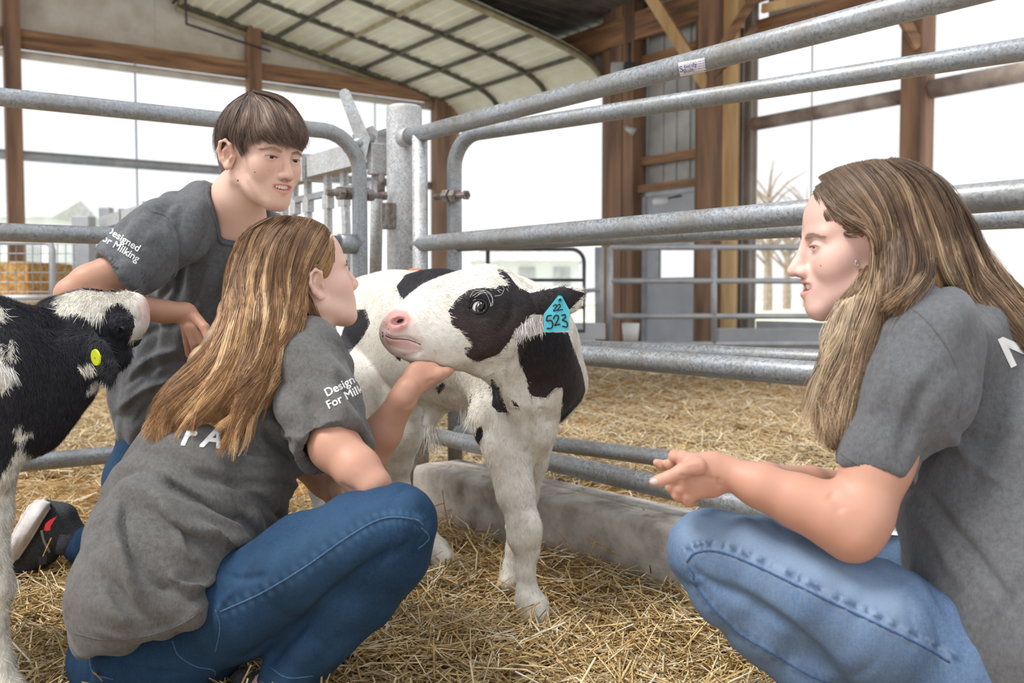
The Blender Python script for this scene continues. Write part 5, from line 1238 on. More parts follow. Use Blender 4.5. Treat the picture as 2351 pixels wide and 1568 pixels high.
do_hair('hair_strands', gd_, 5200, tb, 21, [(.05, .028, .020), (.11, .068, .048), (.17, .11, .08), (.30, .20, .145)], hb, .0010, m=14, avoid=[(531, 356, 17, 27)], jit=5, clump=60, lift=(.0005, .006), spread=6, frizz=.8)
HT['boy'] = tb
# ---------------------------------------------------------------- younger girl kneeling with her back to us
girl = empty('person', (P(350, 1560, 1.7)[0], 1.7, 0), 'girl with long wavy blond hair crouching with her back turned, hand under calf chin', 'person')
GS = SDF(); RG = frame((math.cos(math.radians(35)), math.sin(math.radians(35))), -.20, 0)
HG = Head(GS, P(703, 656, 1.85), RG, .95, nose=.97, mouth=0, fem=1, eye=.25, smile=0)
GS.chain([(HG.g((-.018, 0, -.035)), .044), J(702, 745, 1.84, 46), J(680, 800, 1.82, 56)], .025)
GS.chain([J(560, 830, 1.86, 60), J(720, 830, 1.76, 56)], .03)
GS.chain([J(620, 860, 1.80, 95), J(520, 1050, 1.75, 120), J(400, 1250, 1.68, 130), J(340, 1400, 1.64, 118)], .04, (nrm((-.3, 1, .2)), .72))
# right arm, elbow on the knee
GS.chain([J(716, 850, 1.74, 62), J(768, 1025, 1.63, 57), J(822, 1078, 1.60, 51), J(855, 1114, 1.585, 42)], .014)
GS.chain([J(856, 1117, 1.585, 41), J(830, 1126, 1.62, 40), J(795, 1120, 1.74, 36), J(770, 1105, 1.84, 30)], .012)
# left arm holding the chin
GS.chain([J(600, 900, 1.90, 60), J(680, 1030, 1.95, 50), J(752, 1098, 1.93, 44), J(790, 1130, 1.90, 42)], .014)
GS.chain([J(790, 1130, 1.90, 43), J(842, 1048, 1.88, 47), J(880, 990, 1.86, 42), J(925, 915, 1.84, 30), J(936, 894, 1.84, 28)], .014)
GS.chain([J(938, 892, 1.85, 29), J(962, 866, 1.87, 34), J(988, 858, 1.88, 28)], .012, ((0, 1, 0), .62))
fingers(GS, [[(985, 868, 1.87, 20), (1008, 860, 1.875, 16), (1026, 854, 1.88, 11), (1038, 851, 1.885, 6)], [(945, 872, 1.86, 14), (952, 842, 1.90, 12), (958, 822, 1.94, 10)], [(965, 850, 1.87, 13), (975, 835, 1.93, 11), (985, 828, 1.97, 10)], [(985, 855, 1.87, 12), (1000, 842, 1.94, 11), (1008, 838, 1.98, 9)], [(1000, 858, 1.88, 12), (1018, 850, 1.94, 10), (1024, 848, 1.97, 9)]], .006)
lo, hi = HG.bounds()
V, F = smp(GS, .0055, [(lo, hi, .0021), (P(900, 930, 1.78), P(1050, 800, 1.95), .0030)]); V = relax(V, F, 1, .3)
V = folds(V, F, [([(780, 1110), (800, 1122), (822, 1128)], 5, -.003), ([(930, 935), (950, 925), (962, 905)], 5, -.002), ([(975, 885), (985, 875), (1000, 872)], 4, -.0015)])
mk('body', V, F, M['skin_girl'], girl, True, attrs={'lip': HG.masks(V, .40)}); HG.extras(girl, (1, -.15, .0), (.30, .18, .11), bt=.6)
bG = bvh(V, F)
# t-shirt
T_ = SDF()
T_.chain([J(585, 830, 1.86, 80), J(705, 828, 1.78, 84)], .04, (nrm((-.3, 1, .2)), .9))
T_.chain([J(690, 775, 1.815, 46), J(716, 800, 1.79, 54), J(725, 835, 1.77, 66)], .03)
T_.chain([J(610, 860, 1.80, 130), J(540, 1000, 1.76, 158), J(470, 1130, 1.71, 178), J(400, 1250, 1.63, 178), J(348, 1360, 1.57, 172), J(335, 1415, 1.55, 166)], .04, (nrm((-.3, 1, .2)), .76))
SL = SDF().chain([J(712, 845, 1.75, 86), J(738, 930, 1.69, 88), J(762, 1020, 1.64, 84), J(782, 1080, 1.62, 84)], .02)
SL.plane(P(755, 1024, 1.63), P(790, 1110, 1.58)-P(735, 960, 1.67), .002)
SL.chain([J(752, 1000, 1.65, 70), J(790, 1080, 1.61, 70)], .003, None, True); T_.add(SL, .02)
T_.cone(P(600, 900, 1.92), P(665, 1010, 1.97), .062, .058, .02)
T_.plane(P(320, 1474, 1.50), (.30, -.1, -1), .003)
T_.ell(P(712, 722, 1.82), (.050, .055, .038), None, .01, True)
V, F = smp(T_, .0050, [])
fl = [([(430, 1085), (560, 1110), (680, 1105)], 12, -.008), ([(480, 1040), (600, 1060), (690, 1050)], 12, .006), ([(370, 1090), (400, 1120), (480, 1160), (560, 1190), (610, 1250)], 9, -.011), ([(345, 1120), (420, 1200), (500, 1230), (590, 1250)], 14, .012), ([(260, 1160), (270, 1240), (300, 1330), (340, 1420)], 12, .008), ([(285, 1140), (290, 1240), (330, 1340)], 8, -.008),
      ([(300, 1250), (350, 1330), (400, 1360)], 9, -.008), ([(380, 1310), (430, 1350), (520, 1320)], 10, .009), ([(430, 1380), (480, 1350), (530, 1290)], 9, -.006), ([(230, 1330), (260, 1400), (300, 1440)], 12, .006), ([(600, 985), (640, 1030), (680, 1062)], 8, -.010), ([(610, 960), (650, 990), (700, 1010)], 10, .007),
      ([(640, 1080), (690, 1130), (690, 1180)], 8, .006), ([(560, 1120), (640, 1180), (650, 1210)], 8, -.007), ([(760, 830), (770, 900), (800, 970)], 12, .006), ([(700, 900), (720, 960), (720, 1020)], 12, -.006), ([(395, 1180), (420, 1260), (460, 1300)], 8, .007), ([(200, 1440), (290, 1465), (400, 1440), (500, 1370)], 7, .003)]
fl = [(a, b*1.05, c*1.5) for a, b, c in fl]; V = drape(V, F, (.85, -.1, -.5), .017, .065, 1.7); V = folds(V, F, fl); tee = mk('t_shirt', V, F, M['tee_girl'], girl, True); bT = bvh(V, F); TG = bT
a0 = math.radians(-27)
text_px('lettering', 'Designed', (750, 912), a0, 27, bT, M['print'], tee, .0007, .035); text_px('lettering', 'For Milking', (754, 940), a0, 27, bT, M['print'], tee, .0007, .035)
text_px('lettering', 'S', (428, 932), math.radians(28), 50, bT, M['print'], tee, .0007, .05)
text_px('lettering', 'r A', (410, 1022), math.radians(5), 70, bT, M['print'], tee, .0007, .05, .35)
px_tube('sleeve_hem', bT, [(676, 1052), (730, 1042), (790, 1012), (826, 984)], .0011, M['tee_dark'], tee, 24, .000, 6)
px_tube('bottom_hem', bT, [(172, 1455), (260, 1470), (380, 1448), (470, 1396), (506, 1330)], .0011, M['tee_dark'], tee, 30, .000, 6)
# jeans
JN = SDF()
JN.chain([J(270, 1510, 1.66, 112), J(400, 1500, 1.64, 128)], .04); JN.chain([J(340, 1400, 1.68, 105), J(350, 1490, 1.64, 142)], .04)
JN.chain([J(430, 1462, 1.64, 122), J(560, 1382, 1.60, 116), J(700, 1292, 1.56, 106), J(820, 1232, 1.545, 92), J(915, 1196, 1.54, 82)], .03)
JN.chain([J(915, 1204, 1.54, 84), J(900, 1275, 1.55, 82), J(820, 1370, 1.57, 82), J(730, 1465, 1.58, 74), J(665, 1552, 1.58, 60), J(650, 1580, 1.58, 58)], .022)
JN.chain([J(330, 1500, 1.80, 120), J(480, 1560, 2.0, 90), J(560, 1600, 2.05, 70)], .03)
V, F = smp(JN, .0050, []); V = drape(V, F, (.3, 0, 1), .006, .05, 2.2); px = to_px(V)
fl = [([(960, 1238), (860, 1290), (760, 1370), (650, 1480), (600, 1545)], 12, -.010), ([(850, 1190), (900, 1185), (950, 1192), (978, 1212)], 5, .002), ([(980, 1215), (960, 1245), (950, 1290)], 6, -.004), ([(930, 1230), (900, 1270), (870, 1300)], 7, .004), ([(540, 1350), (500, 1400), (495, 1470)], 8, .005), ([(520, 1320), (560, 1330), (620, 1320)], 8, -.004), ([(250, 1500), (330, 1540), (420, 1545)], 6, -.004), ([(700, 1440), (740, 1480), (760, 1500)], 8, -.003), ([(600, 1260), (560, 1320), (545, 1380)], 10, .004)]
V = folds(V, F, fl)
seam = [(505, 1405), (600, 1362), (700, 1302), (800, 1232), (880, 1190), (950, 1192), (972, 1205)]
d1, t1 = poly_dist(px, crv(seam, 30)); n2 = np.sin(t1*170)*.5+.5
fade = np.clip(np.exp(-((d1-10)/9)**2)*n2*.55+np.exp(-(d1/4)**2)*.3, 0, 1); d2, _ = poly_dist(px, crv([(560, 1330), (700, 1250), (830, 1180), (930, 1150)], 12)); fade = np.clip(fade+.35*np.exp(-(d2/40)**2), 0, 1)
dk = np.exp(-((d1-2)/3)**2)*.3
jn = mk('jeans', V, F, M['denim_dark'], girl, True, attrs={'fade': np.stack([fade, dk, dk], 1)}); bJ = bvh(V, F)
px_tube('seam', bJ, seam, .0016, M['thread'], jn, 50, 0, 6); px_tube('seam', bJ, [(968, 1212), (985, 1235), (960, 1260)], .0015, M['thread'], jn, 14, 0, 6)
px_tube('pocket_seam', bJ, [(395, 1470), (410, 1505), (450, 1530), (492, 1540), (488, 1568)], .0014, M['thread'], jn, 30, 0, 6); px_tube('yoke_seam', bJ, [(205, 1500), (215, 1545), (260, 1560)], .0014, M['thread'], jn, 20, 0, 6)
px_tube('pocket_seam', bJ, [(495, 1400), (505, 1440), (494, 1500)], .0014, M['thread'], jn, 20, 0, 6); px_tube('cuff_seam', bJ, [(618, 1530), (660, 1556), (720, 1552)], .0013, M['thread'], jn, 20, 0, 6)
V_, F_ = sphere_vf(P(640, 1600, 1.58), 1, np.diag((.055, .05, .05)), 16); mk('ankle', V_, F_, M['skin_girl'], girl, True)
SH = SDF(); SH.chain([J(560, 1560, 1.60, 30), J(600, 1600, 1.58, 44), J(660, 1640, 1.56, 46), J(760, 1680, 1.52, 40), J(840, 1700, 1.50, 32)], .015); V, F = smp(SH, .006, []); mk('shoe', V, F, M['shoe_black'], girl, True)['label'] = 'black shoe'
# hair
HM = SDF(); g = HG.g
HM.ell(g((-.016, 0, .046)), (.0965, .077, .086), RG, .02)
HM.ell(g((-.055, 0, -.005)), (.052, .064, .075), RG, .025)
fb_ = (nrm((-.2, 1, .1)), .36)
HM.chain([J(624, 600, 1.80, 82), J(612, 700, 1.76, 84), J(592, 790, 1.70, 84), J(540, 870, 1.66, 70), J(490, 915, 1.64, 46), J(475, 935, 1.63, 22)], .03, fb_)
HM.chain([J(566, 620, 1.82, 40), J(550, 720, 1.78, 42), J(485, 840, 1.70, 46), J(410, 920, 1.65, 34), J(360, 975, 1.63, 12)], .03, fb_)
HM.chain([J(570, 880, 1.63, 40), J(555, 960, 1.62, 16)], .02, fb_)
HM.chain([J(700, 670, 1.80, 20), J(712, 720, 1.80, 18), J(738, 752, 1.80, 9), J(741, 770, 1.80, 4)], .012)
HM.ell(g((.112, .0, .0)), (.052, .09, .066), RG, .008, True); HM.ell(g((.075, -.060, -.012)), (.058, .034, .052), RG, .006, True); HM.ell(g((-.004, -.085, -.001)), (.030, .034, .044), RG, .004, True)
HM.carve(GS, -.002, .002)
V, F = smp(HM, .0038, []); hb = mk('hair', V, F, M['hair_blond'], girl, True); hb['label'] = 'long wavy dark blond hair'; tb = bvh(V, F)
gA = [[(610, 503), (560, 535), (532, 600), (520, 700), (470, 820), (375, 920), (322, 1008)], [(635, 498), (585, 545), (555, 640), (545, 730), (500, 850), (405, 945), (365, 1030)], [(662, 496), (615, 555), (590, 660), (580, 750), (535, 870), (450, 960), (425, 1045)],
      [(692, 498), (650, 560), (625, 660), (615, 760), (580, 880), (510, 960), (470, 1030)], [(720, 504), (680, 565), (660, 660), (650, 760), (615, 860), (560, 950), (525, 1035)], [(745, 516), (712, 575), (688, 660), (672, 730), (640, 810), (600, 870), (560, 990)], [(760, 535), (735, 590), (710, 640), (700, 700), (712, 722), (655, 770), (605, 900)]]
pal = [(.095, .042, .018), (.22, .11, .045), (.42, .235, .105), (.64, .41, .205), (.82, .63, .40)]
AV = [(724, 653, 25, 40), (472, 1006, 30, 32), (424, 1010, 16, 22)]
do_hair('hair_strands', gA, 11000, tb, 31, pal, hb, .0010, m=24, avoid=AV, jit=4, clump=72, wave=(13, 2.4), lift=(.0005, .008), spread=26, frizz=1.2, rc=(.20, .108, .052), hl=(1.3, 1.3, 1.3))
gB = [[(762, 545), (740, 600), (722, 625), (700, 650)], [(764, 560), (752, 600), (735, 630), (712, 640)], [(766, 575), (758, 610), (748, 635), (728, 632)]]
do_hair('hair_strands', gB, 700, tb, 32, pal[1:4], hb, .0011, m=12, jit=4, clump=20, lift=(.0005, .003), spread=3, frizz=.6)
gC = [[(700, 660), (706, 700), (720, 735), (738, 768)], [(712, 690), (722, 715), (736, 740), (742, 762)], [(696, 680), (705, 720), (725, 752), (740, 785)]]
do_hair('hair_strands', gC, 500, tb, 33, pal[:4], hb, .0012, m=12, jit=3, clump=12, lift=(.0005, .004), spread=3, frizz=.6)
# ---------------------------------------------------------------- young woman at right
wom = empty('person', (P(2200, 1560, 1.45)[0], 1.45, 0), 'smiling young woman crouching at right with clasped hands and light blue jeans', 'person')
WS = SDF(); RW_ = frame((-math.cos(math.radians(5)), math.sin(math.radians(5))), .10, 0)
HW = Head(WS, P(1982, 580, 1.53), RW_, 1.03, mouth=.62, fem=1, eye=.12, smile=1.0)
WS.chain([(HW.g((-.020, 0, -.04)), .047), J(2040, 720, 1.55, 66), J(2110, 790, 1.56, 90)], .03)
WS.chain([J(2130, 800, 1.44, 84), J(2240, 800, 1.62, 90)], .03)
WS.chain([J(2240, 880, 1.53, 145), J(2330, 1150, 1.48, 175), J(2460, 1450, 1.42, 190)], .04, (nrm((.3, 1, 0)), .8))
# near arm
WS.chain([J(2120, 810, 1.40, 92), J(2016, 1060, 1.37, 77), J(1972, 1180, 1.355, 74), J(1955, 1222, 1.35, 64)], .016)
WS.chain([J(1958, 1216, 1.35, 66), J(1900, 1180, 1.36, 64), J(1830, 1150, 1.375, 57), J(1745, 1115, 1.39, 46), J(1672, 1086, 1.405, 35)], .022)
# far arm
WS.chain([J(2200, 830, 1.66, 80), J(2060, 1020, 1.64, 62), J(1960, 1140, 1.60, 48)], .016)
WS.chain([J(1960, 1128, 1.60, 44), J(1860, 1108, 1.55, 36), J(1760, 1094, 1.50, 30), J(1665, 1074, 1.455, 25)], .014)
# near hand
WS.chain([J(1672, 1086, 1.405, 33), J(1640, 1082, 1.405, 38)], .012, ((0, 1, 0), .75))
WS.chain([J(1630, 1075, 1.405, 38), J(1590, 1078, 1.40, 38)], .014, ((0, 1, 0), .62)); WS.chain([J(1635, 1110, 1.405, 34), J(1596, 1112, 1.40, 34)], .014, ((0, 1, 0), .62))
fingers(WS, [[(1600, 1072, 1.385, 23), (1566, 1082, 1.375, 18), (1535, 1096, 1.37, 14.5), (1516, 1103, 1.37, 14), (1500, 1106, 1.37, 11)],
             [(1592, 1060, 1.40, 18), (1566, 1050, 1.405, 15), (1550, 1050, 1.415, 12.5), (1546, 1060, 1.43, 11)],
             [(1582, 1086, 1.40, 19), (1552, 1098, 1.405, 14), (1540, 1118, 1.415, 12.5), (1552, 1136, 1.425, 12)],
             [(1590, 1108, 1.40, 18), (1562, 1122, 1.405, 14), (1556, 1138, 1.41, 12.5), (1572, 1146, 1.42, 12)],
             [(1604, 1128, 1.40, 16), (1582, 1142, 1.40, 13), (1580, 1152, 1.405, 12), (1594, 1152, 1.415, 11)]], .0045)
# far hand
WS.chain([J(1665, 1072, 1.455, 26), J(1600, 1074, 1.45, 36)], .012, ((0, 1, 0), .6))
fingers(WS, [[(1580, 1070, 1.445, 14), (1545, 1072, 1.44, 12), (1520, 1068, 1.44, 11), (1508, 1062, 1.44, 9.5)], [(1585, 1062, 1.44, 14), (1556, 1066, 1.425, 12), (1536, 1068, 1.42, 11), (1527, 1064, 1.42, 9.5)], [(1590, 1052, 1.44, 12), (1566, 1044, 1.43, 11), (1550, 1042, 1.425, 10), (1542, 1044, 1.42, 9)]], .004)
lo, hi = HW.bounds()
V, F = smp(WS, .0055, [(lo, hi, .0021), (P(1490, 1170, 1.34), P(1680, 1030, 1.48), .0021)]); V = relax(V, F, 1, .3)
V = folds(V, F, [([(1900, 1130), (1920, 1150), (1935, 1180)], 14, -.003), ([(1640, 1100), (1612, 1096), (1580, 1104)], 5, -.0022), ([(1655, 1120), (1648, 1108), (1650, 1095)], 5, -.002), ([(1560, 1090), (1575, 1095), (1600, 1092)], 5, -.002), ([(1570, 1072), (1590, 1066), (1606, 1066)], 4, .001)])
mk('body', V, F, M['skin_woman'], wom, True, attrs={'lip': HW.masks(V, .55)}); HW.extras(wom, (1, 0, -.1), (.30, .20, .14), bt=.6); HW.teeth(wom)
bW = bvh(V, F)
for (a, b, r, d) in ((1501, 1106, .0052, (-.5, -.8, .1)),):
    h, n = hit(bW, a+2, b)
    if h: V_, F_ = sphere_vf(np.array(h), 1, np.diag((.006, .0018, .0042)), 12); mk('fingernail', V_, F_, M['sole'], wom, True)
h, n = hit(bW, 1884, 609)
if h: V_, F_ = sphere_vf(h, .0012, None, 8); mk('mole', V_, F_, M['bale'], wom, True)
h, n = hit(bW, 1966, 605); c = np.array(h)+np.array((0, -.002, 0)) if h else P(1966, 605, 1.45); 
er = tube('earring', [c+np.array((math.cos(a)*.0022, 0, math.sin(a)*.0042)) for a in np.linspace(0, 6.2, 18)], .0008, M['silver'], wom, 6)
# t-shirt
T_ = SDF()
T_.chain([J(2135, 790, 1.45, 120), J(2250, 800, 1.60, 120)], .04)
T_.chain([J(2225, 880, 1.53, 182), J(2300, 1080, 1.49, 222), J(2370, 1300, 1.43, 252), J(2440, 1450, 1.37, 262), J(2500, 1640, 1.34, 262)], .04, (nrm((.3, 1, 0)), .85))
SL = SDF().chain([J(2128, 785, 1.42, 124), J(2095, 900, 1.39, 114), J(2026, 1040, 1.375, 88), J(1990, 1150, 1.37, 88)], .022)
SL.plane(P(2004, 1086, 1.365), P(1955, 1200, 1.35)-P(2010, 1010, 1.375), .002)
T_.add(SL, .02)
T_.cone(P(2200, 830, 1.68), P(2080, 1010, 1.66), .078, .065, .02)
T_.ell(P(2045, 700, 1.54), (.058, .065, .04), None, .012, True)
V, F = smp(T_, .0050, [])
fl = [([(2150, 1010), (2110, 1080), (2060, 1150)], 12, -.010), ([(2110, 1110), (2180, 1200), (2260, 1300), (2340, 1420)], 12, -.009), ([(2090, 1160), (2150, 1240), (2220, 1360)], 14, .007), ([(2170, 980), (2230, 1060), (2320, 1120)], 14, .007), ([(2060, 760), (2030, 860), (2000, 960)], 16, .005), ([(2130, 860), (2090, 960), (2070, 1060)], 14, -.005), ([(2200, 1000), (2270, 1010), (2340, 990)], 14, -.006), ([(2060, 1250), (2110, 1350), (2190, 1440)], 14, .006)]
V = drape(V, F, (-.4, .0, -1), .015, .07, 7.7); V = folds(V, F, fl); tee = mk('t_shirt', V, F, M['tee'], wom, True); bT = bvh(V, F)
px_tube('sleeve_hem', bT, [(1930, 1042), (1980, 1072), (2040, 1094), (2082, 1102)], .0011, M['tee_dark'], tee, 24, .000, 6)
px_tube('shoulder_seam', bT, [(2060, 690), (2120, 730), (2175, 800), (2205, 880), (2200, 960)], .0011, M['tee_dark'], tee, 40, .000, 6)
text_px('lettering', 'N', (2314, 848), math.radians(-25), 98, bT, M['print'], tee, .0009, .06)
# jeans
JN = SDF()
JN.chain([J(1628, 1262, 1.47, 86), J(1720, 1290, 1.45, 98), J(1850, 1352, 1.42, 118), J(2000, 1430, 1.40, 138), J(2160, 1510, 1.42, 150)], .03)
JN.chain([J(1622, 1262, 1.475, 84), J(1680, 1345, 1.46, 86), J(1760, 1425, 1.45, 92), J(1860, 1510, 1.44, 90), J(1960, 1600, 1.44, 76)], .02)
JN.chain([J(2200, 1540, 1.42, 190), J(2380, 1580, 1.45, 200)], .04); JN.chain([J(1760, 1400, 1.70, 80), J(2060, 1330, 1.60, 90), J(2250, 1500, 1.5, 120)], .03)
V, F = smp(JN, .0050, []); V = drape(V, F, (.3, 0, 1), .005, .05, 9.2); px = to_px(V)
seam = [(1577, 1290), (1596, 1270), (1640, 1266), (1700, 1284), (1800, 1330), (1920, 1388), (2030, 1440), (2120, 1484), (2180, 1520)]
seam2 = [(1580, 1300), (1592, 1318), (1592, 1332), (1615, 1368), (1680, 1440), (1760, 1492), (1850, 1545), (1900, 1568)]
V = folds(V, F, [(seam, 4, .0022), (seam2, 4, .0022), ([(1640, 1340), (1720, 1380), (1820, 1450), (1940, 1560)], 14, -.011), ([(1590, 1300), (1620, 1330), (1680, 1360)], 8, -.004), ([(1585, 1325), (1600, 1335), (1612, 1328)], 5, .003), ([(2090, 1400), (2096, 1440), (2090, 1490)], 5, -.003), ([(2010, 1380), (2020, 1410), (2022, 1440)], 5, -.003)])
d1, t1 = poly_dist(px, crv(seam, 40)); d2, t2 = poly_dist(px, crv(seam2, 40)); up = px[:, 1] < np.interp(px[:, 0], [a for a, b in seam[2:]], [b for a, b in seam[2:]])
rg = np.random.default_rng(4); nz = np.interp(t1, np.linspace(0, 1, 95), rg.random(95)); nz2 = np.interp(t2, np.linspace(0, 1, 60), rg.random(60))
dk = np.exp(-((d1-16)/9)**2)*up*(nz > .58)*.75+np.exp(-(d1/2.2)**2)*.35+np.exp(-(d2/2.2)**2)*.4+np.exp(-((d2-9)/6)**2)*(nz2 > .6)*.4
d3, _ = poly_dist(px, crv([(1600, 1220), (1700, 1225), (1850, 1290), (2050, 1390)], 20)); fade = np.clip(.55*np.exp(-(d3/45)**2)+.4*np.exp(-((d1-18)/8)**2)*up*(nz < .45)+.25*np.exp(-((d1-5)/4)**2), 0, 1)
jn = mk('jeans', V, F, M['denim_light'], wom, True, attrs={'fade': np.stack([fade, np.clip(dk, 0, 1), dk*0], 1)}); bJ = bvh(V, F)
px_tube('seam', bJ, seam, .0016, M['thread_light'], jn, 60, .0002, 6); px_tube('seam', bJ, seam2, .0014, M['thread_light'], jn, 50, .0002, 6)
# hair
HM = SDF(); g = HW.g
HM.ell(g((-.018, 0, .048)), (.107, .086, .094), RW_, .02); HM.ell(g((-.062, 0, .0)), (.062, .074, .085), RW_, .03)
fw = (nrm((0, 1, 0)), .4)
HM.chain([J(2014, 560, 1.47, 58), J(2000, 680, 1.45, 58), J(1966, 800, 1.43, 56), J(1946, 900, 1.42, 44), J(1926, 980, 1.41, 28), J(1914, 1020, 1.41, 14)], .03, ((0, 1, 0), .5))
HM.chain([J(2080, 520, 1.50, 90), J(2110, 620, 1.47, 90), J(2080, 680, 1.40, 56)], .03, fw)
HM.chain([J(2150, 540, 1.52, 66), J(2200, 650, 1.50, 64), J(2270, 720, 1.48, 60), J(2350, 770, 1.46, 44), J(2440, 850, 1.46, 36)], .03, ((0, 1, 0), .6))
HM.ell(g((.122, 0, -.005)), (.062, .10, .070), RW_, .008, True); HM.ell(g((.075, .070, -.010)), (.062, .040, .064), RW_, .006, True); HM.ell(g((.012, .085, -.006)), (.026, .030, .034), RW_, .004, True)
HM.carve(WS, -.002, .002)
V, F = smp(HM, .0042, []); hb = mk('hair', V, F, M['hair_blond'], wom, True); hb['label'] = 'long light brown hair with blond streaks'; tb = bvh(V, F)
gA = [[(1872, 428), (1910, 480), (1955, 515), (2000, 535), (2008, 620), (1958, 750), (1905, 860), (1880, 960), (1895, 1020)], [(1895, 412), (1940, 465), (1995, 515), (2016, 600), (1998, 700), (1950, 820), (1925, 920), (1912, 1035)], [(1925, 398), (1975, 450), (2020, 530), (2028, 620), (2005, 730), (1970, 830), (1945, 920), (1925, 1035)],
      [(1960, 387), (2010, 440), (2050, 540), (2055, 640), (2030, 730), (1990, 830), (1962, 930), (1935, 1010)], [(2000, 380), (2055, 440), (2090, 550), (2095, 630), (2060, 690), (2020, 740)], [(2035, 379), (2090, 440), (2130, 550), (2135, 620), (2110, 660), (2070, 690)]]
pal = [(.060, .033, .020), (.125, .072, .042), (.23, .145, .085), (.42, .28, .165), (.66, .50, .32)]
AV = [(1970, 566, 27, 44)]
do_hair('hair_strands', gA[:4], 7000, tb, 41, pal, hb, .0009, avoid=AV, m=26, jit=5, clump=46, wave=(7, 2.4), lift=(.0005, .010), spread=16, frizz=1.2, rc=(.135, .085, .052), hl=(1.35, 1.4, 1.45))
gD = [[(1880, 430), (1905, 478), (1935, 512), (1962, 528), (1985, 520)], [(1872, 440), (1890, 490), (1918, 530), (1945, 548), (1968, 542)], [(1876, 455), (1898, 505), (1920, 538), (1942, 556), (1960, 560)]]
do_hair('hair_strands', gD, 1500, tb, 45, pal, hb, .0009, m=14, jit=4, clump=24, lift=(.0005, .003), spread=3, frizz=.6, rc=(.135, .085, .052))
gE = [[(1992, 612), (1975, 650), (1950, 700), (1925, 780), (1900, 860)], [(2000, 620), (1984, 670), (1955, 730), (1930, 820), (1910, 900)], [(1984, 618), (1958, 662), (1930, 710), (1905, 770), (1885, 850)]]
do_hair('hair_strands', gE, 2000, tb, 46, pal[1:], hb, .0009, m=18, jit=5, clump=30, wave=(6, 2), lift=(.0005, .007), spread=10, frizz=1)
do_hair('hair_strands', gA[3:], 4200, tb, 42, pal, hb, .0009, m=22, jit=5, clump=36, wave=(5, 1.6), lift=(.0005, .010), spread=12, frizz=1.2, rc=(.135, .085, .052))
gB = [[(2035, 379), (2095, 430), (2140, 540), (2160, 640), (2200, 680), (2280, 720), (2360, 830)], [(2065, 381), (2130, 430), (2185, 540), (2220, 640), (2280, 710), (2360, 780), (2460, 890)], [(2090, 386), (2160, 440), (2215, 540), (2255, 620), (2320, 690), (2420, 790), (2540, 900)], [(2110, 392), (2180, 450), (2235, 545), (2290, 610), (2350, 670), (2460, 760), (2600, 880)]]
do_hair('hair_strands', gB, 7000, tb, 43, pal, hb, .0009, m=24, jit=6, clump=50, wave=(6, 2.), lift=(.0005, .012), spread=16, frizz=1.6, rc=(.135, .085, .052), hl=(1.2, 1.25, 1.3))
gC = [[(1930, 700), (1893, 800), (1862, 900), (1868, 960)], [(1950, 690), (1915, 810), (1885, 910), (1880, 990)], [(1972, 680), (1935, 810), (1900, 920), (1900, 1000)]]
do_hair('hair_wisps', gC, 420, tb, 44, [(.36, .25, .15), (.72, .58, .40)], hb, .0008, m=18, jit=9, clump=14, wave=(7, 2), lift=(.004, .014), spread=14, frizz=3)
# ================================================================ loose straw
def straws(name, pts, length, rad, seed, tilt=.25, pale=0, kind='stuff', label=None):
    rg = np.random.default_rng(seed); n = len(pts); a = rg.uniform(0, 2*np.pi, n); e = rg.normal(0, tilt, n); L = rg.uniform(*length, n); r = rg.uniform(*rad, n)
    d = np.stack([np.cos(a)*np.cos(e), np.sin(a)*np.cos(e), np.sin(e)], 1); s = np.stack([-np.sin(a), np.cos(a), 0*a], 1); up = np.cross(d, s)*-1
    bend = rg.normal(0, .10, n)*L; bz = rg.normal(0, .06, n)*L
    C = [pts-d*L[:, None]/2, pts+s*bend[:, None]+up*bz[:, None], pts+d*L[:, None]/2]; V = []
    for k, c in enumerate(C):
        for j in range(3):
            th = 2*np.pi*j/3; V.append(c+(r*(1, 1, .7)[k])[:, None]*(np.cos(th)*s+np.sin(th)*up*.6))
    V = np.stack(V, 1).reshape(-1, 3); b = (np.arange(n)*9)[:, None]; q = []
    for k in range(2):
        for j in range(3): q.append(np.concatenate([b+3*k+j, b+3*k+(j+1) % 3, b+3*k+3+(j+1) % 3, b+3*k+3+j], 1))
    F = np.stack(q, 1).reshape(-1, 4)
    pal = np.array([(.58, .39, .15), (.74, .54, .26), (.84, .68, .41), (.93, .85, .66), (.36, .22, .09), (.64, .45, .19)]); col = pal[rg.choice(6, n, p=(.22, .26, .18, .10, .10, .14))]*rg.uniform(.7, 1.12, (n, 1)); col = col*(1-pale)+np.array((.93, .86, .68))*pale
    o = mk(name, V, F, M['straw'], None, False, attrs={'tint': np.repeat(np.clip(col, 0, 1), 9, axis=0)}); tag(o, label, 'straw', kind=kind); return o
rg = np.random.default_rng(11)
def ground_pts(n, px0, px1, py0, py1, zlo, zhi):
    px = rg.uniform(px0, px1, n); t = rg.random(n); py = py0+(py1-py0)*t; Y = .70*FPX/(py-675); X = (px-CXP)/FPX*Y; return np.stack([X, Y, gh(X, Y)+rg.uniform(zlo, zhi, n)], 1)
def in_pen(p): return ((p[:, :2]-RW0)@A2 < -.45) & ((p[:, :2]-LC)@B2 < -.35)
def off_curb(p, m=.0):
    q = p[:, :2]-cf0; s = q@cd; w_ = q@cn; return ~((s > -.02) & (w_ > -.012) & (w_ < .20))
near = ground_pts(36000, -250, 2600, 985, 1900, .0, .035); near = near[off_curb(near)]
straws('loose_straw', near, (.05, .19), (.0013, .0031), 1, .30, label='loose golden straw covering the floor around the kneeling people')
mid = ground_pts(26000, -700, 3000, 868, 1110, .0, .05); mid = mid[off_curb(mid) & in_pen(mid)]
straws('loose_straw', mid, (.06, .22), (.002, .0045), 2, .25, .22, label='deep loose straw in the pen beyond the curb and the pipe panels')
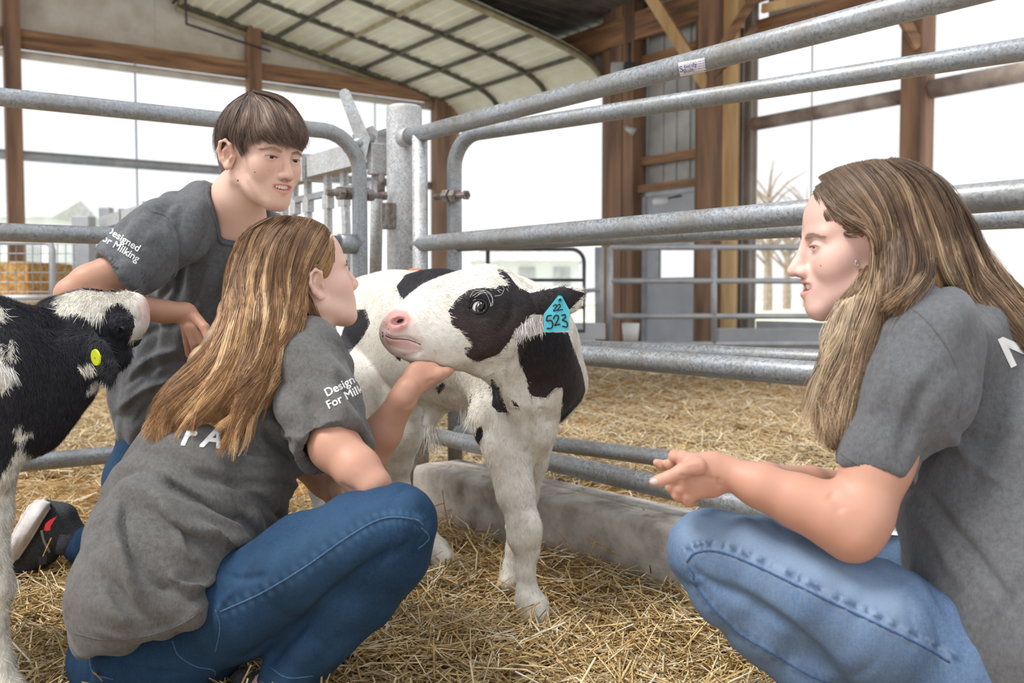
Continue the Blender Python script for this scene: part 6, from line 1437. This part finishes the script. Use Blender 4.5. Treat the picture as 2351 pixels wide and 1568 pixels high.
far = ground_pts(6000, -900, 3200, 838, 872, .0, .06); far = far[in_pen(far)]
straws('loose_straw', far, (.12, .4), (.004, .009), 3, .25, .3, label='far strip of pale straw below the far pipe gate')
# single upright stalks against the curb
stk = [[(1345, 1232), (1400, 1262), (1438, 1290), (1460, 1340)], [(1282, 1218), (1310, 1262), (1345, 1318)], [(1508, 1185), (1520, 1240), (1532, 1290), (1535, 1330)], [(1487, 1232), (1510, 1270), (1522, 1340)], [(1016, 1125), (1022, 1170), (1036, 1240)], [(985, 1166), (1010, 1158), (1020, 1155)], [(1490, 1240), (1450, 1268), (1428, 1328)], [(1540, 1265), (1536, 1300), (1538, 1345)], [(1365, 1245), (1350, 1290), (1330, 1330)], [(325, 1265), (322, 1300), (330, 1345)], [(118, 1235), (95, 1290), (85, 1350)], [(75, 1310), (60, 1350), (58, 1380)]]
SL_ = ['long bent straw stalk leaning on the curb with its tip towards the knee', 'straight straw stalk leaning against the curb right of the calf front leg', 'thin pale stalk standing by the light blue knee at the curb end', 'ragged short stalk left of the thin pale one at the curb',
 'upright stalk beside the dark blue denim knee', 'short stalk lying level beside the dark blue denim knee', 'forked stalk bending left from the ragged one at the curb', 'stalk touching the light blue jeans below the knee', 'slim stalk in front of the middle of the curb',
 'pale seed head stalk standing before the grey t-shirt back', 'stalk leaning over the sole of the black shoe', 'short stalk standing under the toe of the black shoe']
for i, L_ in enumerate(stk):
    yb = .70*FPX/(L_[-1][1]-675); yb = min(yb, 2.75) if L_[0][0] > 900 else yb
    pts = crv([P(a, b, yb-.03*(len(L_)-1-k)*.0) for k, (a, b) in enumerate(L_)], 12)
    o = tube('straw_stalk', pts, .0017, M['straw_solid'] if 'straw_solid' in M else M['bale'], None, 6); 
    tag(o, SL_[i], 'straw stalk', 'upright straw stalks')

qs = np.array([cb(a, b, .189) for a, b in zip(rg.uniform(.0, 1.6, 90), rg.beta(1.3, 1.3, 90)*.17+.005)])
straws('straw_bits', qs, (.012, .06), (.0007, .0014), 7, .04, 0, 'stuff', 'short straw bits scattered on the flat top of the concrete curb')
